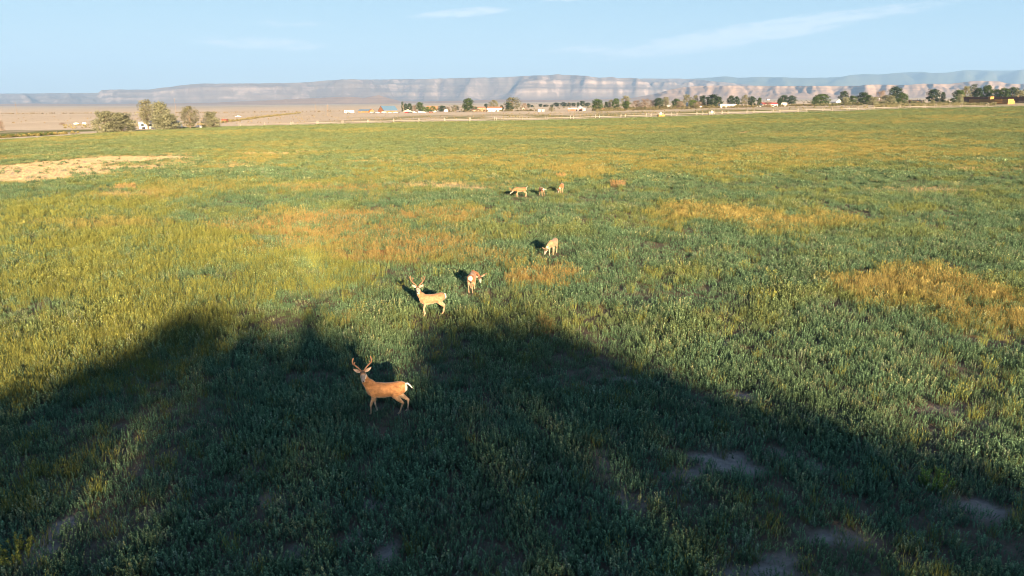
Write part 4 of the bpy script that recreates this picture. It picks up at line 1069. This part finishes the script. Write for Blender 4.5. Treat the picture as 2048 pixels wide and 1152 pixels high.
car('sedan', 780, 830, 'silver', 'silver car before the middle of the barn', 0.3)
car('pickup', 791.5, 822, 'white', 'white pickup before the right end of the barn', 0.0, 'pickup_truck', 'pickup')
car('suv', 796.5, 835, 'dark', 'black car behind the white pickup at the barn end', 0.1)
car('sedan', 812, 830, 'red', 'small red car by the dirt mound, left of the other red one', 1.2)
car('suv', 816.5, 832, 'red', 'red car by the dirt mound, left of the dark one', 0.9)
car('suv', 821.5, 828, 'dark', 'dark car below the dark trees right of two red ones', 0.0)
car('pickup', 828.5, 830, 'white', 'white pickup below the greyish bare tree', 0.2, 'pickup_truck', 'pickup')
car('van', 842, 826, 'white', 'white van below the big green tree', 0.0, 'parked_van', 'van')
car('pickup', 848, 828, 'white', 'white pickup nose to tail behind the white van', 0.1, 'pickup_truck', 'pickup')
car('suv', 862, 826, 'rust', 'rusty dark car before the orange-roofed house', 0.4)
car('sedan', 868, 840, 'silver', 'grey car by the wall of the orange-roofed house', 0.4)
car('sedan', 1518.5, 640, 'white', 'white car parked left of the bare brown brush', 0.0)
car('sedan', 1240.5, 740, 'white', 'white car under the green tree with an open crown above', 0.2)

# ------------------------------------------------------------------ power poles
def pole(px, Y, top, label, arm=True):
    x, y, z = at_y(px, Y); h = H + y * float(slope_row(top)) - z
    e = empty('power_pole', label, 'pole', (x, y, z), 0.2, 'wooden power poles')
    mb = MB(); mb.tube([(0, 0, -.5), (0, 0, h)], [.19, .13], 8, True, (0, 1, 0)); mb.obj('mast', M['wood_pole'], e)
    if arm:
        mb = MB(); mb.box((0, -.15, h - .6), (2.6, .14, .16)); a = mb.obj('crossarm', M['wood_pole'], e)
        for s in (-1, 0, 1):
            ib = MB(); ib.tube([(s * 1.15, -.15, h - .5), (s * 1.15, -.15, h - .25)], [.06, .08], 6, True, (0, 1, 0)); ib.obj('insulator', M['white'], a)
pole(34.5, 900, 204.5, 'wooden power pole alone on the plain at the far left')
pole(353, 780, 197, 'power pole with crossarm behind the tallest olive tree')
pole(631.5, 1050, 205, 'farther and thinner of the two poles left of the camper')
pole(656.5, 560, 209, 'nearer and taller of the two poles left of the camper')
pole(807.5, 880, 206.5, 'pale pole right of the thin dark poplar', False)
pole(1138, 900, 204, 'wooden pole before the far blue-green tree line')
pole(912, 700, 212, 'low pole before the grey-green tree', False)

# wire fences
def wire_fence(pts, step_, h, label, wires=2):
    P = [Vector(p) for p in pts]; S_ = []
    for a, c in zip(P[:-1], P[1:]):
        k = max(1, int((c - a).length / step_)); S_ += [a.lerp(c, i / k) for i in range(k)]
    S_.append(P[-1]); o = S_[0]; z0 = float(zterr(o.x, o.y))
    e = empty('wire_fence', label, 'fence', (o.x, o.y, z0))
    pb = MB(); pb.tube([(0, 0, -.3), (0, 0, h)], [.07, .06], 6, True, (0, 1, 0)); pm = pb.mesh('post', M['wood_pole'])
    Q = []
    for p in S_:
        q = Vector((p.x - o.x, p.y - o.y, float(zterr(p.x, p.y)) - z0)); Q.append(q)
        b_ = link(bpy.data.objects.new('post', pm), e); b_.location = q
    for i in range(wires):
        wb = MB(); wb.tube([tuple(q + Vector((0, 0.07, h * (.5 + .4 * i)))) for q in Q], [.012] * len(Q), 4, True); wb.obj('wire', M['galv'], e)
wire_fence([at_y(440, 425)[:2], at_y(600, 900)[:2]], 9, 1.3, 'post and wire fence running away diagonally across the tan plain')
wire_fence([(-163, 100), (-163, 180), (-166, 255)], 7, 1.25, 'post and wire fence along the left margin of the hay field')

# ------------------------------------------------------------------ wheel line sprinklers
def wheel_meshes():
    R = 0.98
    rb = MB()
    ring = [(0, R * cos(a), R * sin(a)) for a in np.linspace(0, 2 * pi, 21)]
    for (r0, r1, hw) in ((R, R - .05, .085),):
        for i in range(20):
            a0, a1 = 2 * pi * i / 20, 2 * pi * (i + 1) / 20
            v = []
            for a in (a0, a1):
                for x, r in ((-hw, r0), (hw, r0), (hw, r1), (-hw, r1)): v.append((x, r * cos(a), r * sin(a)))
            rb.add(v, [(0, 1, 5, 4), (1, 2, 6, 5), (2, 3, 7, 6), (3, 0, 4, 7)])
        for i in range(20):                              # lugs
            a = 2 * pi * i / 20
            if i % 2 == 0: rb.box((0, (R + .04) * cos(a), (R + .04) * sin(a)), (.24, .05, .05), 0)
    sb = MB()
    for i in range(8):
        a = 2 * pi * i / 8; s = .10 if i % 2 else -.10
        sb.tube([(s * .3, .08 * cos(a), .08 * sin(a)), (s, (R - .04) * cos(a), (R - .04) * sin(a))], [.022, .022], 5)
    sb.tube([(-.14, 0, 0), (.14, 0, 0)], [.12, .12], 8)
    return rb.mesh('rim', M['galv']), sb.mesh('spokes', M['galv'])
RIM, SPK = wheel_meshes()
def wheel_line(px0, px1, Y, yaw, label, mover_px):
    xa, xb = at_y(px0, Y)[0], at_y(px1, Y)[0]; n = int((xb - xa) / 12.2)
    e = empty('wheel_line_sprinkler', label, 'sprinkler line', (xa, Y, float(zterr(xa, Y))), 0, 'wheel line sprinklers along the far edge of the field')
    z0 = float(zterr(xa, Y)); pts = []
    for i in range(n + 1):
        dx = i * 12.2; dy = dx * yaw; dz = float(zterr(xa + dx, Y + dy)) - z0
        pts.append((dx, dy, dz + 1.0))
        w = link(bpy.data.objects.new('wheel', RIM), e); w.location = (dx, dy, dz + 1.0); w.rotation_euler = (random.uniform(0, 3), 0, 0)
        s = link(bpy.data.objects.new('spokes', SPK), w)
    mb = MB(); mb.tube(pts, [.06] * len(pts), 8); mb.obj('pipe', M['galv'], e)
    for i in range(n):
        nb_ = MB(); a, c = pts[i], pts[i + 1]; q = [(a[k] + c[k]) / 2 for k in range(3)]
        nb_.tube([(q[0], q[1], q[2]), (q[0], q[1], q[2] + .32)], [.03, .02], 5, True, (0, 1, 0)); nb_.obj('sprinkler_head', M['galv'], e)
    xm = at_y(mover_px, Y)[0] - xa; ym = xm * yaw; zm = float(zterr(xa + xm, Y)) - z0
    mb = MB(); mb.box((xm, ym, zm + .55), (2.6, 1.9, .18)); mb.box((xm - 1.1, ym, zm + .9), (.14, 1.7, .7)); mb.box((xm + 1.1, ym, zm + .9), (.14, 1.7, .7)); fr = mb.obj('mover_frame', M['galv'], e)
    mb = MB(); mb.box((xm, ym, zm + 1.35), (1.3, 1.1, 1.0), 0, None, .12); mb.box((xm, ym, zm + 1.9), (1.0, .8, .25)); mb.obj('engine_cover', M['white'], fr)
    for s in (-1, 1):
        w = link(bpy.data.objects.new('wheel', RIM), e); w.location = (xm + s * 1.3, ym, zm + 1.0); link(bpy.data.objects.new('spokes', SPK), w)
wheel_line(480, 1985, 333.5, 0.0, 'nearer galvanised wheel line along the far field edge, with the orange box before it', 1321)
wheel_line(586, 1930, 339.5, 0.004, 'farther galvanised wheel line just behind the other one', 1424)
x, y, z = at_y(1323, 330); e = empty('equipment_trailer', 'low orange box standing before the nearer wheel line', 'box', (x, y, z))
mb = MB(); mb.box((0, 0, .75), (3.0, 1.5, .9)); mb.obj('body', M['straw'], e)
mb = MB(); mb.box((0, 0, 1.24), (3.1, 1.6, .1)); mb.obj('lid', M['tan'], e)
for s in (-1, 1):
    mb = MB(); mb.box((s * 1.2, 0, .15), (.2, 1.3, .32)); mb.obj('skid', M['brown'], e)

# ------------------------------------------------------------------ hay stacks
UX = Vector((0.24, -0.97, 0)).normalized(); NX = Vector((-0.97, -0.24, 0)).normalized()
def stack(px, Y, L, W, Hh, label, mat):
    """(px, Y) is the near corner where the lit end meets the long side"""
    x, y, z = at_y(px, Y)
    e = empty('hay_stack', label, 'hay stack', (x, y, z), 0, 'hay stacks at the right edge')
    nl, nw, nh = max(1, round(L / 2.4)), max(1, round(W / 1.2)), max(1, round(Hh / .95))
    r = random.Random(int(px)); ang = math.atan2(UX.y, UX.x)
    layers = []
    for k in range(nh):
        mb = MB()
        for i in range(nl):
            for j in range(nw):
                if k == nh - 1 and r.random() < .10: continue
                c = -UX * ((i + .5) * L / nl) - NX * ((j + .5) * W / nw)
                mb.box((c.x + r.gauss(0, .05), c.y + r.gauss(0, .05), (k + .5) * Hh / nh - .05), (L / nl - .10, W / nw - .08, Hh / nh - .05), ang + r.gauss(0, .012))
        tag(mb.obj('bale_layer', mat, e), kind='stuff')
stack(1988, 455, 19, 6.5, 3.2, 'low stack of dark sided hay bales, leftmost of the front ones', M['straw'])
stack(2015, 440, 12, 5.5, 3.3, 'short hay stack right of the other front one', M['straw'])
stack(2075, 520, 66, 9, 4.6, 'longest and tallest hay stack running behind the front ones', M['dark_straw'])
x, y, z = at_y(1980, 508); mb = MB()
for i in range(2):
    for k in range(5): mb.box((i * 1.3 - .6, 0, k * 1.0 + .5), (1.2, 2.3, .95), .05 * i)
o = mb.obj('bale_column', M['straw']); o.location = (x, y, z); tag(o, 'golden column of hay bales rising over the front stacks', 'hay bales')

# ------------------------------------------------------------------ mule deer
def coat_material():
    m, b = mat_new('deer_coat')
    a = b.n('ShaderNodeAttribute', attribute_name='tone')
    tc = b.n('ShaderNodeTexCoord')
    mp = b.n('ShaderNodeMapping'); b.link(tc.outputs['Object'], mp.inputs[0]); mp.inputs['Scale'].default_value = (1, 1.6, 1.6)
    n = b.noise(mp.outputs[0], 7, 5, 0.65); n2 = b.noise(tc.outputs['Object'], 60, 4, 0.7)
    f = b.m('ADD', b.m('MULTIPLY', n, 2.0), b.m('ADD', b.m('MULTIPLY', n2, 0.9), -0.42))
    mul = b.n('ShaderNodeVectorMath', operation='SCALE'); b.link(a.outputs['Color'], mul.inputs[0]); b.link(f, mul.inputs[3])
    p = b.n('ShaderNodeBsdfPrincipled'); b.link(mul.outputs[0], p.inputs['Base Color']); p.inputs['Roughness'].default_value = 0.75
    p.inputs['Specular IOR Level'].default_value = 0.2; p.inputs['Sheen Weight'].default_value = 0.15
    bp = b.n('ShaderNodeBump'); bp.inputs['Strength'].default_value = 0.5; bp.inputs['Distance'].default_value = 0.01
    b.link(n2, bp.inputs['Height']); b.link(bp.outputs[0], p.inputs['Normal'])
    finish(b, p.outputs[0]); return m
COAT = coat_material()
M['antler'] = mat_plain('velvet_antler', (0.24, 0.13, 0.08), 0.8, 0.2, 20)
M['nose'] = mat_plain('black_nose', (0.012, 0.011, 0.011), 0.3, 0.2)
M['hoof'] = mat_plain('hoof_horn', (0.05, 0.04, 0.035), 0.5, 0.2)
M['tail'] = mat_plain('white_tail_hair', (0.52, 0.48, 0.42), 0.8, 0.12, 30)
M['tail_tip'] = mat_plain('black_tail_tip', (0.02, 0.018, 0.016), 0.7, 0.2)

TORSO = [(-.61, .865, .045, .06), (-.58, .855, .10, .13), (-.49, .825, .165, .195), (-.34, .792, .178, .214), (-.16, .762, .170, .218), (.05, .740, .198, .235),
         (.23, .740, .196, .248), (.39, .760, .160, .245), (.50, .80, .130, .20), (.58, .83, .075, .12), (.61, .84, .04, .06)]

def deer(label, loc, yaw, size=1.0, neck=None, head=(1, 0, -.3), legs=None, antlers=None, voxel=0.013, coat=(0.25, 0.13, 0.055), tail='down', ears=0.9, name='mule_deer', lean=0.0):
    """+x is forward. neck: mid and end points; head: muzzle direction; legs: hoof shifts (fl, fr, hl, hr)"""
    e = empty(name, label, 'deer', loc, yaw, 'mule deer in the alfalfa')
    e.scale = (size * .94, size * 1.06, size)
    mb = MB()
    mb.tube([(t[0], 0, t[1]) for t in TORSO], [(t[2] * .96, t[3] * .94) for t in TORSO], 16)
    neck = [Vector(p) for p in neck]
    n0 = Vector((.43, 0, .84)); nm, ne = neck
    hf = Vector(head).normalized()
    mb.tube([n0 - (nm - n0) * .15, n0.lerp(nm, .55), nm, nm.lerp(ne, .6), ne, ne + (ne - nm) * .12], [(.130, .185), (.115, .160), (.092, .124), (.080, .100), (.074, .088), (.055, .055)], 14)
    # head frame
    up = Vector((0, 0, 1)); hs = hf.cross(up)
    if hs.length < .1: hs = Vector((0, -1, 0))
    hs.normalize(); hu = hs.cross(hf).normalized()       # hs points to the deer's right
    h0 = ne + hu * .02
    HP = [(-.085, .030, .035), (-.05, .062, .068), (.02, .078, .086), (.085, .074, .080), (.15, .055, .060), (.21, .043, .046), (.265, .040, .041), (.295, .030, .030), (.305, .014, .014)]
    mb.tube([h0 + hf * d - hu * (d * .10) for d, _, _ in HP], [(a * 1.1, c * 1.1) for _, a, c in HP], 14, True, tuple(hu))
    legs = legs or (0, 0, 0, 0)
    hooves = []
    for i, sy in enumerate((1, -1)):
        d = legs[i]
        hp = Vector((.40 + d, sy * .095, .0)); sh = Vector((.41, sy * .085, .78)); el = Vector((.37 + d * .12, sy * .105, .57))
        kn = Vector((.40 + d * .50, sy * .10, .325)) + (Vector((.02, 0, 0)) if d < 0 else Vector((.03, 0, 0)))
        ft = Vector((.40 + d * .96 - .012, sy * .095, .085))
        mb.tube([sh, sh.lerp(el, .5), el, el.lerp(kn, .5), kn, kn.lerp(ft, .12), kn.lerp(ft, .6), ft, hp + Vector((.025, 0, .045)), hp + Vector((.035, 0, .01))],
                [(.088, .15), (.075, .115), (.052, .066), (.043, .051), (.036, .038), (.029, .030), (.025, .026), (.029, .030), (.026, .028), (.027, .03)], 10, True, (1, 0, 0))
        hooves.append(hp + Vector((.03, 0, 0)))
    for i, sy in enumerate((1, -1)):
        d = legs[2 + i]
        hip = Vector((-.42, sy * .085, .86)); st = Vector((-.29 + d * .25, sy * .115, .60)); hk = Vector((-.56 + d * .62, sy * .10, .385))
        ft = Vector((-.495 + d * .98, sy * .095, .09)); hp = Vector((-.46 + d, sy * .095, 0))
        mb.tube([hip, hip.lerp(st, .5), st, st.lerp(hk, .45), st.lerp(hk, .85), hk, hk.lerp(ft, .2), hk.lerp(ft, .65), ft, hp + Vector((.02, 0, .045)), hp + Vector((.03, 0, .01))],
                [(.098, .165), (.094, .15), (.078, .118), (.056, .076), (.037, .050), (.034, .048), (.028, .033), (.025, .028), (.029, .030), (.026, .028), (.027, .03)], 10, True, (1, 0, 0))
        hooves.append(hp + Vector((.03, 0, 0)))
    # one continuous skin
    raw = bpy.data.objects.new('raw', mb.mesh('raw')); COL.objects.link(raw)
    r = raw.modifiers.new('r', 'REMESH'); r.mode = 'VOXEL'; r.voxel_size = voxel
    s = raw.modifiers.new('s', 'SMOOTH'); s.factor = .5; s.iterations = 5
    dg = bpy.context.evaluated_depsgraph_get()
    me = bpy.data.meshes.new_from_object(raw.evaluated_get(dg)); bpy.data.objects.remove(raw)
    me.name = 'body'
    n = len(me.vertices); co = np.empty(n * 3, np.float32); me.vertices.foreach_get('co', co); co = co.reshape(-1, 3).astype(float)
    x, y, z = co.T
    nz = np.empty(n * 3, np.float32); me.vertices.foreach_get('normal', nz); nz = nz.reshape(-1, 3)[:, 2]
    C = np.tile(np.array(coat), (n, 1))
    def put(w, c):
        nonlocal C
        w = np.clip(w, 0, 1)[:, None]; C = C * (1 - w) + np.array(c) * w
    body = (x < .60) & (z > .5)
    put(np.where(body, sstep(z, .80, .97) * .6, 0), (coat[0] * .62, coat[1] * .55, coat[2] * .5))           # darker back line
    put(np.where((np.abs(x) < .5), sstep(-z, -.66, -.56) * .5, 0), (0.38, 0.27, 0.17))                     # pale belly
    put(sstep(-z, -.52, -.30) * .35, (0.30, 0.19, 0.115))                                                  # lower legs
    put(sstep(-z, -.07, -.04), (0.06, 0.05, 0.04))
    inner = (np.abs(y) < .095) & (z < .56)
    put(np.where(inner, .4, 0), (0.42, 0.36, 0.29))
    put(np.where((z > .58) & (z < .97), sstep(-x, .55, .595) * sstep(-np.abs(y), -.14, -.09), 0), (0.52, 0.48, 0.42))   # white rump
    # head and neck
    hd = co - np.array(h0); df = hd @ np.array(hf); dr = np.linalg.norm(hd - np.outer(df, np.array(hf)), axis=1); du = hd @ np.array(hu)
    hm = (df > -.12) & (df < .34) & (dr < .14)
    put(np.where(hm, sstep(df, .07, .15), 0), (0.24, 0.21, 0.19))
    put(np.where(hm & (du > .01), sstep(-np.abs(df - .03), -.08, -.03) * .95, 0), (0.06, 0.042, 0.03))
    put(np.where(hm & (du < -.02), .8, 0), (0.44, 0.40, 0.35))
    na, nb_ = np.array(nm), np.array(ne); tt = np.clip(((co - na) @ (nb_ - na)) / ((nb_ - na) @ (nb_ - na)), -.2, 1)
    q = co - (na + tt[:, None] * (nb_ - na)); front = q @ np.array(hf * .6 + Vector((.8, 0, -.3)))
    put(np.where((np.linalg.norm(q, axis=1) < .15) & (tt > .05) & ~hm, sstep(front, .01, .07) * .75, 0), (0.42, 0.37, 0.30))
    a = me.attributes.new('tone', 'FLOAT_COLOR', 'POINT')
    a.data.foreach_set('color', np.concatenate([C, np.ones((n, 1))], 1).astype(np.float32).ravel())
    me.materials.clear(); me.materials.append(COAT)
    me.polygons.foreach_set('use_smooth', np.ones(len(me.polygons), bool))
    link(bpy.data.objects.new('body', me), e)
    # nose, eyes, ears
    def P(f, r_, u): return h0 + hf * f + hs * r_ + hu * u
    nb2 = MB(); nb2.ball((0, 0, 0), (.024, .024, .020), 10, 6); o = nb2.obj('nose', M['nose'], e, True); o.location = P(.297, 0, -.018)
    for s_ in (-1, 1):
        eb = MB(); eb.ball((0, 0, 0), .017, 8, 6); o = eb.obj('eye', M['nose'], e, True); o.location = P(.075, s_ * .068, .028)
        # cupped ear
        base = P(-.035, s_ * .060, .045); tip = (hs * s_ * 1.0 + hu * (.42 * ears) - hf * .12).normalized()
        face = (hf * .9 + hu * .15 + hs * s_ * .1); face = (face - tip * face.dot(tip)).normalized(); wd = tip.cross(face)
        V = []; Fc = []; NU, NV = 9, 6
        for lay_ in (0, 1):
            for i in range(NU + 1):
                u_ = i / NU; w_ = .060 * (sin(pi * min(1, .16 + .84 * u_)) ** .75) * (1 - .25 * u_) + .002
                for j in range(NV + 1):
                    v_ = j / NV * 2 - 1
                    pt = base + tip * (.225 * u_) + wd * (w_ * v_) + face * (.035 * abs(v_) ** 2 * (w_ / .06) - lay_ * (.012 + .014 * (1 - v_ * v_)))
                    V.append(tuple(pt))
            k = lay_ * (NU + 1) * (NV + 1)
            for i in range(NU):
                for j in range(NV):
                    a0 = k + i * (NV + 1) + j; qd = (a0, a0 + 1, a0 + NV + 2, a0 + NV + 1); Fc.append(qd if lay_ else qd[::-1])
        eb = MB(); half = (NU + 1) * (NV + 1)
        eb.v = V; eb.f = Fc
        for idx_ in range(len(V)):
            j = idx_ % (NV + 1); i = (idx_ % half) // (NV + 1)
            edge = j in (0, NV) or i == NU
            eb.c.append((0.34, 0.25, 0.215) if idx_ < half and not edge else ((0.24, 0.15, 0.09) if idx_ >= half else (0.40, 0.29, 0.21)))
        link(bpy.data.objects.new('ear', eb.mesh('ear', COAT, True, True)), e)
    # tail
    tb = MB()
    if tail == 'out': tp = [(-.57, 0, .93), (-.64, 0, .93), (-.71, 0, .87), (-.77, 0, .79)]
    elif tail == 'up': tp = [(-.57, 0, .93), (-.63, 0, .98), (-.67, 0, 1.04), (-.69, 0, 1.11)]
    else: tp = [(-.57, 0, .93), (-.63, 0, .90), (-.645, 0, .80), (-.64, 0, .70)]
    tb.tube(tp, [(.03, .025), (.032, .024), (.026, .02), (.018, .016)], 8, True, (1, 0, 0.2)); t_ = tb.obj('tail', M['tail'], e, True)
    d_ = Vector(tp[3]) - Vector(tp[2]); tb = MB(); tb.tube([Vector(tp[3]), Vector(tp[3]) + d_ * .4, Vector(tp[3]) + d_ * .6], [.019, .014, .003], 8, True, (1, 0, .2)); tb.obj('tail_tip', M['tail_tip'], t_, True)
    for hpt in hooves:
        hb = MB(); hb.tube([hpt + Vector((-.035, 0, .0)), hpt + Vector((.01, 0, .018)), hpt + Vector((.055, 0, .0))], [(.026, .03), (.027, .034), (.012, .012)], 8); hb.obj('hoof', M['hoof'], e, True)
    if antlers:
        for s_ in (-1, 1):
            ab = MB()
            for br in antlers:
                ab.tube([P(f, s_ * r_ * 1.12, .07 + (u - .07) * 1.06) for f, r_, u, _ in br], [w * 1.25 for *_, w in br], 8, True, tuple(hf))
            ab.obj('antler', M['antler'], e, True)
    return e

SPIKE = [[(-.01, .035, .07, .020), (-.05, .10, .16, .019), (-.08, .19, .25, .018), (-.06, .235, .32, .018), (-.05, .245, .42, .018), (-.03, .225, .53, .017), (-.02, .215, .565, .008)],
         [(-.06, .235, .32, .015), (-.02, .20, .37, .014), (.00, .185, .42, .012), (.005, .18, .435, .006)]]
FORKS = [[(-.01, .035, .07, .019), (-.04, .09, .15, .017), (-.07, .19, .24, .016), (-.07, .255, .33, .015), (-.05, .275, .42, .014), (-.03, .265, .52, .011), (-.02, .25, .58, .005)],
         [(-.07, .225, .29, .014), (-.04, .20, .38, .012), (-.02, .185, .46, .010), (-.01, .175, .52, .005)],
         [(-.05, .272, .41, .012), (-.06, .31, .49, .009), (-.06, .325, .56, .005)],
         [(-.03, .192, .41, .010), (0, .155, .47, .008), (.01, .14, .51, .004)]]
GRAZE_ANT = [[(-.01, .035, .07, .018), (-.05, .10, .15, .016), (-.09, .19, .22, .014), (-.08, .22, .33, .012), (-.07, .20, .43, .006)],
             [(-.08, .205, .27, .012), (-.03, .18, .33, .009), (-.02, .17, .38, .005)]]

def face_to(loc, yaw, tilt=0.0, turn=0.0):
    """direction to the camera in the deer's own axes"""
    d = Vector((0 - loc[0], 0 - loc[1], 0)).normalized()
    d = Matrix.Rotation(-yaw + turn, 3, 'Z') @ d; d.z = tilt
    return tuple(d.normalized())

def deer_at(px, row):
    x, y, z = at(px, row); return (x, y, z + .08)
R_ = radians
l1 = deer_at(776, 833)
deer('large velvet-antlered buck in the shade, nearest of the herd, looking at the camera', l1, R_(182), 1.07, [(.61, .02, 1.04), (.67, .06, 1.27)], face_to(l1, R_(182), -.42, .08), (.10, -.14, -.06, .16)[0:0] or (.10, -.05, .12, -.10), SPIKE, 0.0105, (0.36, 0.175, 0.072), 'out', 1.1)
l2 = deer_at(866, 634)
deer('sunlit buck with forked antlers standing behind the nearest buck', l2, R_(200), 1.02, [(.61, -.01, 1.05), (.67, .02, 1.28)], face_to(l2, R_(200), -.35, -.05), (.04, -.06, .05, -.06), FORKS, 0.012, (0.25, 0.145, 0.078), 'down', .9)
l3 = deer_at(944, 586)
deer('deer seen from behind with white rump, head turned down to the right', l3, R_(86), .98, [(.68, -.17, .74), (.62, -.30, .60)], (-.35, -.25, -.85), (.02, -.04, .03, -.03), GRAZE_ANT, 0.014, (0.19, 0.08, 0.032), 'down', 1.0)
l4 = deer_at(1106, 512)
deer('pale sunlit deer grazing alone with head low on the left', l4, R_(250), 1.0, [(.66, -.14, .64), (.74, -.22, .42)], (.35, -.25, -.85), (-.06, .10, .06, -.08), None, 0.015, (0.25, 0.16, 0.095), 'down', 1.0)
l5 = deer_at(1042, 396)
deer('deer walking left with lowered head, left one of the far three', l5, R_(192), 1.0, [(.80, .0, .74), (.98, .02, .56)], (.75, .02, -.65), (.16, -.08, .06, -.12), GRAZE_ANT, 0.018, (0.22, 0.115, 0.055), 'up', .9)
l6 = deer_at(1083, 394)
deer('smallest deer seen from behind, middle one of the far three', l6, R_(112), .88, [(.66, -.30, .74), (.60, -.52, .62)], (.1, -.75, .1), (.02, -.03, .03, -.03), None, 0.019, (0.16, 0.07, 0.03), 'down', 1.0)
l7 = deer_at(1123, 388)
deer('reddish deer facing the camera with head down, right one of the far three', l7, R_(262), 1.02, [(.74, -.12, .66), (.84, -.22, .42)], (.3, -.2, -.9), (-.03, .06, .04, -.04), None, 0.018, (0.21, 0.095, 0.035), 'down', 1.0)

# single plants that stand out
def lone_bush(px, row, w, h, col, label, leaf=.10, name='weed', seed=1):
    x, y, z = at(px, row); r = random.Random(seed)
    e = empty(name, label, 'plant', (x, y, z))
    if leaf:
        V, Fc, C = alfalfa_mesh(seed, 34, 18, .032, .26, .30, .60); m_ = mat_leaf(name + '_leaf', col, False)
    else:
        V, Fc, C = grass_mesh(seed, 420, .15, .42, .012, .85); m_ = mat_leaf(name + '_blade', col, False)
    mb = MB(); mb.v = V; mb.f = Fc; mb.c = C
    o = mb.obj('foliage', m_, e, False, True); o.scale = (w, w, h)
lone_bush(1868, 980, 1.2, 1.1, (0.14, 0.24, 0.07), 'bright green weed standing alone in the shade at the lower right', 1, 'weed', 5)
lone_bush(25, 1125, 1.3, .9, (0.24, 0.24, 0.06), 'yellow green weed in the lower left corner', 1, 'weed', 6)
lone_bush(1236, 372, 1.0, 1.5, (0.36, 0.25, 0.14), 'pale dry tuft right of the far three deer', 0, 'dry_bush', 7)
lone_bush(1084, 317, 1.3, 1.3, (0.36, 0.26, 0.13), 'pale dry tuft beyond the far three deer', 0, 'dry_bush', 8)
lone_bush(250, 377, 1.3, 1.3, (0.36, 0.26, 0.14), 'pale dry tuft alone on the left of the field', 0, 'dry_bush', 9)
lone_bush(1122, 356, .7, 1.4, (0.36, 0.25, 0.13), 'small pale tuft just beyond the reddish deer', 0, 'dry_bush', 10)

# ------------------------------------------------------------------ haze
def haze():
    m, b = mat_new('haze')
    v = b.n('ShaderNodeVolumePrincipled')
    v.inputs['Color'].default_value = (0.32, 0.57, 1.0, 1); v.inputs['Density'].default_value = HAZE_DENSITY
    v.inputs['Anisotropy'].default_value = 0.0
    o = b.n('ShaderNodeOutputMaterial'); b.link(v.outputs[0], o.inputs['Volume'])
    mb = MB(); mb.box((0, 11800, 640), (52000, 24600, 1500))
    return tag(mb.obj('haze', m), 'thin blue haze in the air over the valley', kind='stuff')
haze()
